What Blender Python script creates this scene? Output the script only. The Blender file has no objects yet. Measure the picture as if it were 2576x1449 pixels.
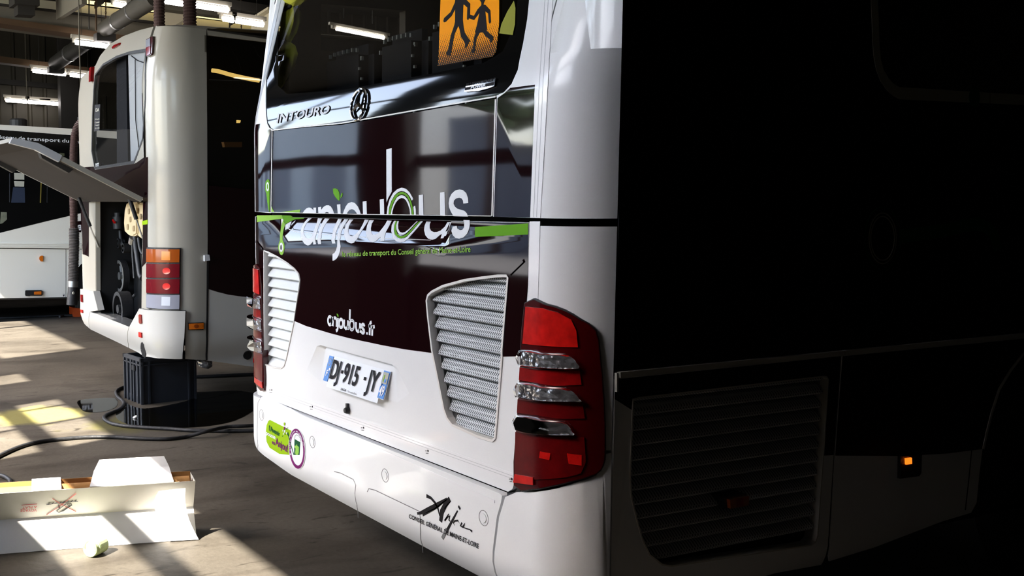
import bpy, bmesh, math, random
from mathutils import Vector, Matrix
from mathutils.geometry import tessellate_polygon
random.seed(7)
S = bpy.context.scene
COL = S.collection
# ------------------------------------------------------------------ camera
EYE = 1.65                                   # camera height above the floor (m)
FPX = 2749.37
PPX, PPY = 740.0, 790.0                      # principal point: the photograph is an off-centre crop
XA = Vector((0.43622794, 0.09277982, -0.89504027))
YA = Vector((0.89981938, -0.05105805, 0.43326453))
ZA = Vector((-0.00550081, -0.99437668, -0.10575803))
cam = bpy.data.cameras.new('camera'); camo = bpy.data.objects.new('camera', cam); COL.objects.link(camo)
cam.sensor_width = 36.0
cam.lens = 36.0 * FPX / 2576
cam.shift_x = (1288 - PPX) / 2576
cam.shift_y = (PPY - 724.5) / 2576
cam.clip_start = 0.05
right = Vector((XA[0], YA[0], ZA[0])); down = Vector((XA[1], YA[1], ZA[1])); fwd = Vector((XA[2], YA[2], ZA[2]))
m = Matrix.Identity(4)
for i in range(3):
    m[i][0] = right[i]; m[i][1] = -down[i]; m[i][2] = -fwd[i]
m[2][3] = EYE
camo.matrix_world = m
S.camera = camo
# ------------------------------------------------------------------ sky, sun, exposure
S.view_settings.view_transform = 'Standard'; S.view_settings.look = 'None'
S.view_settings.gamma = 1; S.view_settings.use_curve_mapping = False
S.view_settings.exposure = EXPOSURE = 0.78
W = bpy.data.worlds.new('sky'); S.world = W; W.use_nodes = True
nt = W.node_tree; bg = nt.nodes['Background']
sky = nt.nodes.new('ShaderNodeTexSky'); sky.sky_type = 'NISHITA'; sky.sun_disc = False
sky.sun_elevation = math.radians(47); sky.sun_rotation = math.radians(200); sky.dust_density = 2.5
nt.links.new(sky.outputs[0], bg.inputs[0]); bg.inputs[1].default_value = SKY = 0.95
SUN = Vector((-0.37, 1.0, -1.15)).normalized()
sl = bpy.data.lights.new('sun', 'SUN'); sl.energy = 23.0; sl.angle = 0.012; sl.color = (1.0, 0.95, 0.86)
so = bpy.data.objects.new('sun', sl); COL.objects.link(so); so.rotation_euler = SUN.to_track_quat('-Z', 'Y').to_euler()
so.location = (-3, -12, 14)

# ------------------------------------------------------------------ helpers
def ray(u, v):
    a = (u - PPX) / FPX; b = (v - PPY) / FPX
    return Vector((XA[0]*a + XA[1]*b + XA[2], YA[0]*a + YA[1]*b + YA[2], ZA[0]*a + ZA[1]*b + ZA[2]))
def on(u, v, axis, val):                      # pixel -> point on the world plane axis = val (absolute metres)
    d = ray(u, v); o = Vector((0, 0, EYE)); t = (val - o[axis]) / d[axis]
    return o + d*t
def fl(u, v, z=0.0): return on(u, v, 2, z)

BASE = {}
def root_of(p):
    while p.parent: p = p.parent
    return p
def thing(name, label, cat, loc, group=None):
    o = bpy.data.objects.new(name, None); COL.objects.link(o); o.location = loc; o.empty_display_size = .2
    o['label'] = label; o['category'] = cat
    if group: o['group'] = group
    BASE[o.name] = Vector(loc); return o
def tag(o, label, cat, group=None):
    o['label'] = label; o['category'] = cat
    if group: o['group'] = group
    return o
def struct(o):
    o['kind'] = 'structure'; return o
def stuff(o):
    o['kind'] = 'stuff'; return o
def obj(name, vs, fs, mat, parent=None, uv=None, smooth=None, loc=None):
    """world-space verts -> one mesh object; parts share their thing's origin"""
    me = bpy.data.meshes.new(name)
    base = BASE[root_of(parent).name] if parent else (Vector(loc) if loc is not None else None)
    if base is None:
        n = len(vs); base = Vector((sum(v[0] for v in vs)/n, sum(v[1] for v in vs)/n, min(v[2] for v in vs)))
    me.from_pydata([Vector(v) - base for v in vs], [], fs)
    if uv:
        l = me.uv_layers.new(name='UVMap')
        for lp in me.loops: l.data[lp.index].uv = uv[lp.vertex_index]
    me.materials.append(mat)
    if smooth is not None:
        for p in me.polygons: p.use_smooth = True
        me.set_sharp_from_angle(angle=math.radians(smooth))
    me.update()
    o = bpy.data.objects.new(name, me); COL.objects.link(o)
    if parent: o.parent = parent
    else: o.location = base; BASE[o.name] = base
    return o
class MB:                                     # collects several shapes into one mesh
    def __init__(s): s.v = []; s.f = []
    def add(s, v, f):
        n = len(s.v); s.v += [Vector(q) for q in v]; s.f += [tuple(i+n for i in q) for q in f]; return s
    def box(s, a, b, rot=None):
        (x0, y0, z0), (x1, y1, z1) = a, b
        v = [Vector(q) for q in ((x0,y0,z0),(x1,y0,z0),(x1,y1,z0),(x0,y1,z0),(x0,y0,z1),(x1,y0,z1),(x1,y1,z1),(x0,y1,z1))]
        if rot:
            c = sum(v, Vector())/8; v = [c + rot @ (q-c) for q in v]
        return s.add(v, [(0,3,2,1),(4,5,6,7),(0,1,5,4),(1,2,6,5),(2,3,7,6),(3,0,4,7)])
    def slab(s, q, d):                        # quad of points pushed by the vector d
        q = [Vector(p) for p in q]; d = Vector(d); n = len(q)
        v = q + [p + d for p in q]
        f = [tuple(range(n)), tuple(reversed(range(n, 2*n)))] + [(i, n+i, n+(i+1) % n, (i+1) % n) for i in range(n)]
        return s.add(v, f)
    def tube(s, pts, r, n=10, cap=True):
        pts = [Vector(p) for p in pts]; rr = r if isinstance(r, (list, tuple)) else [r]*len(pts)
        vs = []; up = Vector((0.13, 0.31, 0.94))
        for i, p in enumerate(pts):
            t = (pts[min(i+1, len(pts)-1)] - pts[max(i-1, 0)]).normalized()
            a = t.cross(up)
            if a.length < .05: a = t.cross(Vector((1, 0, 0)))
            a.normalize(); b = t.cross(a)
            for k in range(n):
                w = 2*math.pi*k/n; vs.append(p + (a*math.cos(w) + b*math.sin(w))*rr[i])
        fs = []
        for i in range(len(pts)-1):
            for k in range(n):
                fs.append((i*n+k, i*n+(k+1) % n, (i+1)*n+(k+1) % n, (i+1)*n+k))
        if cap: fs += [tuple(reversed(range(n))), tuple(range((len(pts)-1)*n, len(pts)*n))]
        return s.add(vs, fs)
    def lathe(s, prof, c, ax, n=24):          # profile (radius, height) around the axis ax at c
        ax = Vector(ax).normalized(); a = ax.cross(Vector((.3, .2, .9)))
        a.normalize(); b = ax.cross(a); c = Vector(c); vs = []; fs = []
        for r, h in prof:
            for k in range(n):
                w = 2*math.pi*k/n; vs.append(c + ax*h + (a*math.cos(w)+b*math.sin(w))*r)
        for i in range(len(prof)-1):
            for k in range(n): fs.append((i*n+k, i*n+(k+1) % n, (i+1)*n+(k+1) % n, (i+1)*n+k))
        return s.add(vs, fs)
    def build(s, name, mat, parent=None, smooth=None, loc=None):
        return obj(name, s.v, s.f, mat, parent, smooth=smooth, loc=loc)
def bez(pts, k=8):                            # Catmull-Rom through points
    pts = [Vector(p) for p in pts]; out = []
    for i in range(len(pts)-1):
        p0 = pts[max(i-1, 0)]; p1 = pts[i]; p2 = pts[i+1]; p3 = pts[min(i+2, len(pts)-1)]
        for j in range(k):
            t = j/k; out.append(.5*((2*p1)+(p2-p0)*t+(2*p0-5*p1+4*p2-p3)*t*t+(3*p1-p0-3*p2+p3)*t**3))
    out.append(pts[-1]); return out
def ribbed(mb, pts, r, pitch=.022, amp=.10, n=14):
    L = [0]
    for i in range(1, len(pts)): L.append(L[-1] + (pts[i]-pts[i-1]).length)
    tot = L[-1]; cnt = int(tot/pitch)*2; P = []; R = []; j = 0
    for i in range(cnt+1):
        d = tot*i/cnt
        while j < len(L)-2 and L[j+1] < d: j += 1
        t = (d-L[j])/max(1e-6, L[j+1]-L[j]); P.append(pts[j].lerp(pts[j+1], t)); R.append(r*(1+amp) if i % 2 else r*(1-amp))
    mb.tube(P, R, n)
    return mb

# ------------------------------------------------------------------ materials
def mat(name, col, rough=.5, metal=0., coat=0., coatr=.05, spec=.5, emit=None, es=0., trans=0., alpha=1., bump=0., bscale=3., var=0., vscale=6.):
    M = bpy.data.materials.new(name); M.use_nodes = True; t = M.node_tree; p = t.nodes['Principled BSDF']
    p.inputs['Base Color'].default_value = (*col, 1); p.inputs['Roughness'].default_value = rough
    p.inputs['Metallic'].default_value = metal; p.inputs['Coat Weight'].default_value = coat; p.inputs['Coat Roughness'].default_value = coatr
    p.inputs['Specular IOR Level'].default_value = spec; p.inputs['Transmission Weight'].default_value = trans; p.inputs['Alpha'].default_value = alpha
    if emit: p.inputs['Emission Color'].default_value = (*emit, 1); p.inputs['Emission Strength'].default_value = es
    if bump or var:
        tc = t.nodes.new('ShaderNodeTexCoord')
    if bump:
        n = t.nodes.new('ShaderNodeTexNoise'); n.inputs['Scale'].default_value = bscale; n.inputs['Detail'].default_value = 1
        t.links.new(tc.outputs['Object'], n.inputs['Vector'])
        b = t.nodes.new('ShaderNodeBump'); b.inputs['Strength'].default_value = bump; b.inputs['Distance'].default_value = .05
        t.links.new(n.outputs['Fac'], b.inputs['Height']); t.links.new(b.outputs[0], p.inputs['Normal'])
        if coat: t.links.new(b.outputs[0], p.inputs['Coat Normal'])
    if var:
        n = t.nodes.new('ShaderNodeTexNoise'); n.inputs['Scale'].default_value = vscale; n.inputs['Detail'].default_value = 5
        t.links.new(tc.outputs['Object'], n.inputs['Vector'])
        mx = t.nodes.new('ShaderNodeMix'); mx.data_type = 'RGBA'
        mx.inputs[6].default_value = (*[c*(1-var) for c in col], 1); mx.inputs[7].default_value = (*[min(1, c*(1+var)) for c in col], 1)
        t.links.new(n.outputs['Fac'], mx.inputs[0]); t.links.new(mx.outputs[2], p.inputs['Base Color'])
    return M
WHITE = mat('white_paint', (.84, .85, .855), .3, spec=.35, coat=.25, coatr=.04, bump=.02, bscale=2.2)
CREAMW = mat('old_white_paint', (.40, .382, .325), .33, coat=.3, coatr=.08, bump=.02, bscale=2, var=.06, vscale=3)
MAROON = mat('maroon_wrap', (.0095, .0020, .0030), .6, spec=.0, coat=1., coatr=.045, bump=.02, bscale=2.2)
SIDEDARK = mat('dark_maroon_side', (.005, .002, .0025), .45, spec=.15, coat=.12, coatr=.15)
PWHITE = mat('white_print', (.80, .82, .85), .45)
GREEN = mat('green_print', (.13, .38, .012), .65, spec=.12)
GREENL = mat('light_green_print', (.27, .53, .07), .65, spec=.12)
LIME = mat('lime_print', (.28, .47, .0), .65, spec=.12)
DGREEN = mat('dark_green_print', (.0, .075, .02), .65, spec=.12)
PURPLE = mat('purple_print', (.17, .01, .12), .65, spec=.12)
BLACKP = mat('black_print', (.008, .006, .008), .65, spec=.12)
BLACK = mat('black_plastic', (.010, .010, .011), .5, bump=.1, bscale=60)
VOID = mat('black_interior', (.004, .004, .004), .9)
RUBBER = mat('black_rubber', (.016, .016, .017), .55, bump=.1, bscale=30)
TAPE = mat('reflective_tape', (.93, .93, .94), .22, coat=.5)
TAPEG = mat('tape_seam', (.55, .56, .57), .3)
CHROME = mat('chrome', (.85, .86, .88), .08, metal=1.)
STEEL = mat('galvanised_steel', (.55, .56, .56), .3, metal=.9, var=.2, vscale=20)
SLATL = mat('pale_slat', (.70, .73, .74), .5, var=.05, vscale=40)
RIM = mat('pale_rim', (.78, .75, .72), .35)
REDL = mat('red_lens', (.22, .002, .003), .25, spec=.3, coat=.35, coatr=.05, var=.75, vscale=16)
REDB = mat('bright_red_lens', (.55, .008, .006), .25, spec=.3, coat=.35, coatr=.05, var=.7, vscale=22)
REDM = mat('dim_red_lens', (.10, .001, .002), .25, spec=.3, coat=.35, coatr=.05, var=.6, vscale=14)
REDD = mat('deep_red_lens', (.055, .001, .002), .2, spec=.3, coat=.4, coatr=.05)
AMBER = mat('amber_lens', (.72, .16, .01), .18, coat=1., coatr=.03, var=.5, vscale=90)
AMBERD = mat('dark_amber_lens', (.30, .055, .006), .2, coat=1., coatr=.03)
GREYLENS = mat('grey_lens', (.27, .28, .34), .3, coat=.3, coatr=.05)
CLEARF = mat('faceted_clear_lens', (.42, .43, .45), .16, metal=.75, bump=.35, bscale=38)
BLUE = mat('blue_band', (.015, .19, .62), .4)
SEATM = mat('dark_seat_fabric', (.016, .018, .024), .9, var=.3, vscale=30)
CURTM = mat('olive_curtain', (.72, .70, .07), .85, var=.4, vscale=14)
FROST = mat('frosted_letter', (.62, .63, .65), .5)
CARD = mat('white_cardboard', (.80, .79, .78), .75, var=.03)
CARDC = mat('cream_cardboard', (.70, .675, .60), .8, var=.05)
CARDB = mat('brown_cardboard', (.42, .20, .06), .8, var=.15)
CRATE = mat('dark_grey_crate', (.030, .034, .041), .38, var=.25, vscale=9)
ORANGE = mat('orange_paint', (.62, .085, .015), .45, var=.2, vscale=8)
TANKM = mat('cream_tank', (.68, .55, .33), .4, var=.12, vscale=9)
ENG = mat('dark_engine_metal', (.035, .037, .04), .5, metal=.3, var=.4, vscale=12)
ENGL = mat('pulley_metal', (.20, .21, .21), .4, metal=.5, var=.3, vscale=20)
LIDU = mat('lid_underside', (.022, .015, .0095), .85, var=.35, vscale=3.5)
BROWN = mat('brown_steel', (.085, .045, .018), .7, var=.25, vscale=2)
GREYC = mat('grey_concrete_beam', (.15, .135, .10), .85, var=.25, vscale=2)
CREAMP = mat('cream_roof_panel', (.62, .56, .40), .8, var=.15, vscale=1.2)
DARKST = mat('dark_steel', (.025, .022, .018), .6, var=.25, vscale=5)
DUCTM = mat('dull_duct_metal', (.09, .083, .068), .55, metal=.3, var=.2, vscale=3)
HOSEM = mat('brown_ribbed_hose', (.075, .042, .038), .6, var=.3, vscale=10)
HOSEG = mat('grey_ribbed_hose', (.075, .068, .066), .7, var=.3, vscale=12)
CLAD = mat('olive_cladding', (.05, .043, .028), .6, var=.15, vscale=3)
DARKW = mat('dark_wall', (.02, .019, .018), .9)
CEIL = mat('brown_ceiling', (.045, .038, .026), .9, var=.2, vscale=1)
YELL = mat('yellow_plastic', (.6, .42, .03), .4)
PAPER = mat('paper', (.45, .45, .38), .8)
TUBE = mat('fluorescent_tube', (1, 1, 1), .4, emit=(1., .93, .90), es=9.)
GLOW = mat('lit_rooflight', (.8, .75, .5), .5, emit=(1., .83, .38), es=.9)
HOUSING = mat('lamp_housing', (.4, .37, .3), .5)
PALEIN = mat('pale_interior', (.62, .65, .68), .7, var=.06, vscale=5)
SEAMG = mat('seam_grey', (.20, .20, .20), .7)  # grey of drawn joints, tape marks and small print
FASC = mat('pale_facade', (.72, .72, .70), .8)
FASG = mat('grey_facade', (.30, .31, .33), .8)
LEAF = mat('dark_foliage', (.05, .09, .03), .8, var=.5, vscale=4)
YARD = mat('yard_asphalt', (.15, .145, .14), .9, var=.12, vscale=.7)
JARG = mat('pale_green_plastic', (.45, .55, .24), .35)
JARW = mat('white_plastic', (.8, .8, .76), .35)
PENR = mat('red_marker', (.55, .05, .04), .7)
PENB = mat('black_marker', (.03, .03, .035), .7)

def glass_mat(name, tint, refl_rough=.0, f=1.0):
    M = bpy.data.materials.new(name); M.use_nodes = True; t = M.node_tree; t.nodes.clear()
    o = t.nodes.new('ShaderNodeOutputMaterial'); tr = t.nodes.new('ShaderNodeBsdfTransparent'); tr.inputs[0].default_value = (*tint, 1)
    g = t.nodes.new('ShaderNodeBsdfGlossy'); g.inputs['Roughness'].default_value = refl_rough; g.inputs[0].default_value = (f, f, f, 1)
    fr = t.nodes.new('ShaderNodeFresnel'); fr.inputs[0].default_value = 1.5
    tc = t.nodes.new('ShaderNodeTexCoord'); n = t.nodes.new('ShaderNodeTexNoise'); n.inputs['Scale'].default_value = 1.6; n.inputs['Detail'].default_value = 0
    b = t.nodes.new('ShaderNodeBump'); b.inputs['Strength'].default_value = .03; b.inputs['Distance'].default_value = .05
    t.links.new(tc.outputs['Object'], n.inputs['Vector']); t.links.new(n.outputs['Fac'], b.inputs['Height']); t.links.new(b.outputs[0], g.inputs['Normal'])
    mx = t.nodes.new('ShaderNodeMixShader')
    t.links.new(fr.outputs[0], mx.inputs[0]); t.links.new(tr.outputs[0], mx.inputs[1]); t.links.new(g.outputs[0], mx.inputs[2]); t.links.new(mx.outputs[0], o.inputs[0])
    return M
GLASS = glass_mat('tinted_glass', (.55, .55, .53))
GLASS2 = glass_mat('light_tinted_glass', (.82, .83, .84))
CLEAR = glass_mat('clear_lens_plastic', (.88, .86, .86), .03)
FRIT = mat('black_glass', (.004, .004, .004), .05, spec=.5, coat=0., bump=.03, bscale=1.6)
SIDEGLASS = mat('dark_side_glass', (.004, .004, .004), .08)

def dots_mat(name, fg, bgc, freq, thr, grad=None, rot=0.785, rough=.45):
    """flat dot pattern over the metric UVs; grad=(z0,z1) lets the dots swell towards z1"""
    M = mat(name, fg, rough, spec=.12); t = M.node_tree; p = t.nodes['Principled BSDF']
    uv = t.nodes.new('ShaderNodeUVMap'); mp = t.nodes.new('ShaderNodeMapping'); mp.inputs['Rotation'].default_value = (0, 0, rot)
    mp.inputs['Scale'].default_value = (freq, freq, 1); t.links.new(uv.outputs[0], mp.inputs[0])
    sp = t.nodes.new('ShaderNodeSeparateXYZ'); t.links.new(mp.outputs[0], sp.inputs[0])
    s1 = t.nodes.new('ShaderNodeMath'); s1.operation = 'SINE'; t.links.new(sp.outputs[0], s1.inputs[0])
    s2 = t.nodes.new('ShaderNodeMath'); s2.operation = 'SINE'; t.links.new(sp.outputs[1], s2.inputs[0])
    a = t.nodes.new('ShaderNodeMath'); a.operation = 'ADD'; t.links.new(s1.outputs[0], a.inputs[0]); t.links.new(s2.outputs[0], a.inputs[1])
    g = t.nodes.new('ShaderNodeMath'); g.operation = 'GREATER_THAN'; t.links.new(a.outputs[0], g.inputs[0]); g.inputs[1].default_value = thr
    if grad:
        su = t.nodes.new('ShaderNodeSeparateXYZ'); t.links.new(uv.outputs[0], su.inputs[0])
        mr = t.nodes.new('ShaderNodeMapRange'); mr.inputs[1].default_value = grad[0]; mr.inputs[2].default_value = grad[1]
        mr.inputs[3].default_value = 2.1; mr.inputs[4].default_value = -1.9; t.links.new(su.outputs[1], mr.inputs[0]); t.links.new(mr.outputs[0], g.inputs[1])
    mx = t.nodes.new('ShaderNodeMix'); mx.data_type = 'RGBA'; mx.inputs[6].default_value = (*fg, 1); mx.inputs[7].default_value = (*bgc, 1)
    t.links.new(g.outputs[0], mx.inputs[0]); t.links.new(mx.outputs[2], p.inputs['Base Color'])
    return M
MESHW = dots_mat('perforated_pale_sheet', (.66, .69, .70), (.05, .055, .06), 2*math.pi/.0075, .35)
MESHS = dots_mat('perforated_grey_sheet', (.62, .63, .62), (.10, .10, .10), 2*math.pi/.0085, .45)
ORSIGN = dots_mat('orange_reflective_sheet', (1.0, .34, .0), (.02, .008, .005), 2*math.pi/.0082, 2.2, grad=(.60, .455))
CURTR = dots_mat('curtain_through_dots', (.30, .30, .04), (.01, .01, .01), 2*math.pi/.008, 2.2, grad=(.52, .40))

def concrete_floor():
    M = bpy.data.materials.new('stained_concrete'); M.use_nodes = True; t = M.node_tree; p = t.nodes['Principled BSDF']; p.inputs['Specular IOR Level'].default_value = .18
    tc = t.nodes.new('ShaderNodeTexCoord')
    def noise(sc, det, scale=(1, 1, 1), dist=0):
        mp = t.nodes.new('ShaderNodeMapping'); mp.inputs['Scale'].default_value = scale; t.links.new(tc.outputs['Object'], mp.inputs[0])
        n = t.nodes.new('ShaderNodeTexNoise'); n.inputs['Scale'].default_value = sc; n.inputs['Detail'].default_value = det; n.inputs['Distortion'].default_value = dist
        t.links.new(mp.outputs[0], n.inputs['Vector']); return n.outputs['Fac']
    def ramp(f, a, b, ca, cb):
        r = t.nodes.new('ShaderNodeValToRGB'); r.color_ramp.elements[0].position = a; r.color_ramp.elements[1].position = b
        r.color_ramp.elements[0].color = (*ca, 1); r.color_ramp.elements[1].color = (*cb, 1); t.links.new(f, r.inputs[0]); return r.outputs[0]
    def mul(a, b, fac=1.):
        x = t.nodes.new('ShaderNodeMix'); x.data_type = 'RGBA'; x.blend_type = 'MULTIPLY'; x.inputs[0].default_value = fac
        t.links.new(a, x.inputs[6]); t.links.new(b, x.inputs[7]); return x.outputs[2]
    c = ramp(noise(.9, 6), .3, .72, (.058, .049, .038), (.115, .099, .078))
    c = mul(c, ramp(noise(2.2, 5, (1.6, .45, 1), .6), .30, .52, (.45, .42, .40), (1, 1, 1)), .75)
    c = mul(c, ramp(noise(9, 6, (1.5, .5, 1), 1.), .28, .40, (.22, .2, .18), (1, 1, 1)), .8)
    c = mul(c, ramp(noise(40, 3), .2, .6, (.7, .7, .7), (1, 1, 1)), .6)
    def spot(c, ctr, rad, col, thr=.5):
        mp = t.nodes.new('ShaderNodeMapping'); mp.vector_type = 'POINT'; mp.inputs['Location'].default_value = (-ctr[0]/rad[0], -ctr[1]/rad[1], 0)
        mp.inputs['Scale'].default_value = (1/rad[0], 1/rad[1], 0); t.links.new(tc.outputs['Object'], mp.inputs[0])
        l = t.nodes.new('ShaderNodeVectorMath'); l.operation = 'LENGTH'; t.links.new(mp.outputs[0], l.inputs[0])
        n = noise(3.2, 5); ad = t.nodes.new('ShaderNodeMath'); ad.operation = 'MULTIPLY_ADD'; ad.inputs[1].default_value = 1.6
        t.links.new(n, ad.inputs[0]); t.links.new(l.outputs['Value'], ad.inputs[2])
        r = t.nodes.new('ShaderNodeMapRange'); r.inputs[1].default_value = 1.45; r.inputs[2].default_value = 1.9; r.inputs[3].default_value = .85; r.inputs[4].default_value = 0
        t.links.new(ad.outputs[0], r.inputs[0])
        x = t.nodes.new('ShaderNodeMix'); x.data_type = 'RGBA'; t.links.new(r.outputs[0], x.inputs[0]); t.links.new(c, x.inputs[6]); x.inputs[7].default_value = (*col, 1); return x.outputs[2]
    q = fl(80, 1046); c = spot(c, (q.x, q.y), (.38, .42), (.27, .235, .075))
    q = fl(370, 1060); c = spot(c, (q.x, q.y), (.35, .5), (.10, .09, .03))
    t.links.new(c, p.inputs['Base Color'])
    rr = t.nodes.new('ShaderNodeMapRange'); rr.inputs[3].default_value = .42; rr.inputs[4].default_value = .8; t.links.new(noise(1.4, 4), rr.inputs[0]); t.links.new(rr.outputs[0], p.inputs['Roughness'])
    b = t.nodes.new('ShaderNodeBump'); b.inputs['Strength'].default_value = .25; b.inputs['Distance'].default_value = .01
    t.links.new(noise(22, 6), b.inputs['Height']); t.links.new(b.outputs[0], p.inputs['Normal'])
    return M
FLOORM = concrete_floor()
WET = glass_mat('wet_film', (.66, .63, .60), .03)

# ------------------------------------------------------------------ vehicle body surface
class Body:
    """Plan outline of a bus (rear face y0, sides xl/xr, corner radius r) with a height-dependent offset.
    A surface point is (s, z): s runs round the outline from the left side over the rear to the right side."""
    def __init__(b, y0, xl, xr, r, off, scuts=(), zcuts=(), rR=None, te=math.pi/2):
        # rR, te: radius and end angle of the right rear corner (the side starts with an edge when te < 90 degrees)
        b.y0, b.xl, b.xr, b.r, b.off = y0, xl, xr, r, off
        b.rR = rR or r; b.te = te; b.sR = xr - b.rR*math.sin(te); b.sL = xl + r; b.q = b.rR*te; b.ql = r*math.pi/2
        b.cy = y0 + r; b.cyR = y0 + b.rR; b.ye = b.cyR - b.rR*math.cos(te)
        b.scuts = [b.sR + b.q*i/9 for i in range(10)] + [b.sL - b.ql*i/9 for i in range(10)] + list(scuts)
        b.zcuts = list(zcuts)
    def sz(b, x, y):
        if x > b.sR:
            a = math.atan2(x - b.sR, b.cyR - y)
            if a >= b.te: return b.sR + b.q + (y - b.ye), x - b.xr
            return b.sR + b.rR*a, math.hypot(x - b.sR, b.cyR - y) - b.rR
        if x >= b.sL: return x, b.y0 - y
        if y >= b.cy: return b.sL - b.ql - (y - b.cy), b.xl - x
        a = math.atan2(b.sL - x, b.cy - y); return b.sL - b.r*a, math.hypot(b.sL - x, b.cy - y) - b.r
    def pos(b, s, z, h=0.):                   # z counted from eye level
        h += b.off(s, z)
        if b.sL <= s <= b.sR: return Vector((s, b.y0 - h, z + EYE))
        if s > b.sR:
            d = s - b.sR
            if d > b.q + 1e-6: return Vector((b.xr + h, b.ye + d - b.q, z + EYE))
            a = d/b.rR; return Vector((b.sR + (b.rR+h)*math.sin(a), b.cyR - (b.rR+h)*math.cos(a), z + EYE))
        d = b.sL - s
        if d > b.ql: return Vector((b.xl - h, b.cy + d - b.ql, z + EYE))
        a = d/b.r; return Vector((b.sL - (b.r+h)*math.sin(a), b.cy - (b.r+h)*math.cos(a), z + EYE))
    def unp(b, u, v, h=0.):                   # pixel -> (s, z)
        d = ray(u, v)
        t0 = max(b.y0/d.y if d.y > 1e-6 else 0, b.xr/d.x if d.x < -1e-6 else 0)
        def g(t):
            s, n = b.sz(d.x*t, d.y*t); return n - b.off(s, d.z*t) - h
        lo = t0*.93; hi = None; t = lo; best = (9, lo)
        while t < t0*1.13:
            k = g(t)
            if k < best[0]: best = (k, t)
            if k <= 0: hi = t; break
            lo = t; t += t0*.012
        if hi is None: t = best[1]
        else:
            for _ in range(26):
                mid = (lo+hi)/2
                if g(mid) > 0: lo = mid
                else: hi = mid
            t = hi
        s, n = b.sz(d.x*t, d.y*t); return (s, d.z*t)
    def P(b, pts, dens=40, close=True):       # pixel outline -> (s, z) outline, long edges subdivided
        out = []; n = len(pts)
        for i in range(n if close else n-1):
            a = pts[i]; c = pts[(i+1) % n]; k = max(1, int(math.hypot(a[0]-c[0], a[1]-c[1])/dens)) if dens else 1
            for j in range(k): out.append(b.unp(a[0]+(c[0]-a[0])*j/k, a[1]+(c[1]-a[1])*j/k))
        if not close: out.append(b.unp(*pts[-1]))
        return out
    def mirror(b, pts):                       # (s, z) mirrored about the vehicle's middle
        c = b.sL + b.sR - .03; return [(c - s, z) for s, z in pts][::-1]

def panel(b, name, material, parent, outer, holes=(), h=0., t=.004, px=True, smooth=25, cuts=True):
    o = b.P(outer) if px else list(outer)
    hs = [(b.P(q) if px else list(q)) for q in holes]
    polys = [[Vector((s, z, 0)) for s, z in q] for q in [o] + hs]
    tris = tessellate_polygon(polys); flat = [v for q in polys for v in q]
    bm = bmesh.new(); bv = [bm.verts.new(v) for v in flat]
    for a, c, d in tris:
        ar = (flat[c]-flat[a]).cross(flat[d]-flat[a]).z
        if abs(ar) < 1e-10: continue
        try: bm.faces.new((bv[a], bv[c], bv[d]) if ar > 0 else (bv[a], bv[d], bv[c]))
        except ValueError: pass
    bmesh.ops.delete(bm, geom=[v for v in bm.verts if not v.link_faces], context='VERTS')
    if cuts:
        ss = [v.co.x for v in bm.verts]; zz = [v.co.y for v in bm.verts]
        for k, lst in ((0, b.scuts), (1, b.zcuts)):
            mn, mx = (min(ss), max(ss)) if k == 0 else (min(zz), max(zz))
            for c in lst:
                if mn + 1e-4 < c < mx - 1e-4:
                    co = Vector((c, 0, 0)) if k == 0 else Vector((0, c, 0)); no = Vector((1, 0, 0)) if k == 0 else Vector((0, 1, 0))
                    bmesh.ops.bisect_plane(bm, geom=bm.verts[:]+bm.edges[:]+bm.faces[:], plane_co=co, plane_no=no, dist=1e-6)
    bm.verts.ensure_lookup_table(); bm.verts.index_update()
    vs = [b.pos(v.co.x, v.co.y, h) for v in bm.verts]; uv = [(v.co.x, v.co.y) for v in bm.verts]
    fs = [tuple(v.index for v in f.verts) for f in bm.faces]
    if t > 0:
        n0 = len(vs); low = {}
        for e in bm.edges:
            if len(e.link_faces) == 1:
                lp = e.link_loops[0]; a, c = lp.vert, lp.link_loop_next.vert
                for v in (a, c):
                    if v.index not in low:
                        low[v.index] = len(vs); vs.append(b.pos(v.co.x, v.co.y, h-t)); uv.append((v.co.x, v.co.y))
                fs.append((c.index, a.index, low[a.index], low[c.index]))
    bm.free()
    return obj(name, vs, fs, material, parent, uv=uv, smooth=smooth)

def ell(cx, cy, rx, ry, n=28, a0=0, tilt=0.):
    return [(cx + rx*math.cos(2*math.pi*i/n + a0) + tilt*ry*math.sin(2*math.pi*i/n + a0), cy + ry*math.sin(2*math.pi*i/n + a0)) for i in range(n)]
def circ(b, u, v, r, n=24, k=1.):             # true circle on the surface around a pixel
    s, z = b.unp(u, v); return [(s + r*k*math.cos(2*math.pi*i/n), z + r*math.sin(2*math.pi*i/n)) for i in range(n)]
def ring(b, name, material, parent, u, v, r1, r2, h=.001, t=.001, k=1.):
    return panel(b, name, material, parent, circ(b, u, v, r1, 32, k), [circ(b, u, v, r2, 32, k)], h, t, px=False)
def smoothpx(pts, k=5):                       # rounds a pixel outline
    n = len(pts); out = []
    for i in range(n):
        p0, p1, p2, p3 = pts[i-1], pts[i], pts[(i+1) % n], pts[(i+2) % n]
        for j in range(k):
            t = j/k
            out.append(tuple(.5*((2*p1[c])+(p2[c]-p0[c])*t+(2*p0[c]-5*p1[c]+4*p2[c]-p3[c])*t*t+(3*p1[c]-p0[c]-3*p2[c]+p3[c])*t**3) for c in (0, 1)))
    return out
def Z(ox, oy, k):                             # reads coordinates taken from an enlarged crop
    return lambda pts: [(ox + x/k, oy + y/k) for x, y in pts]
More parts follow.
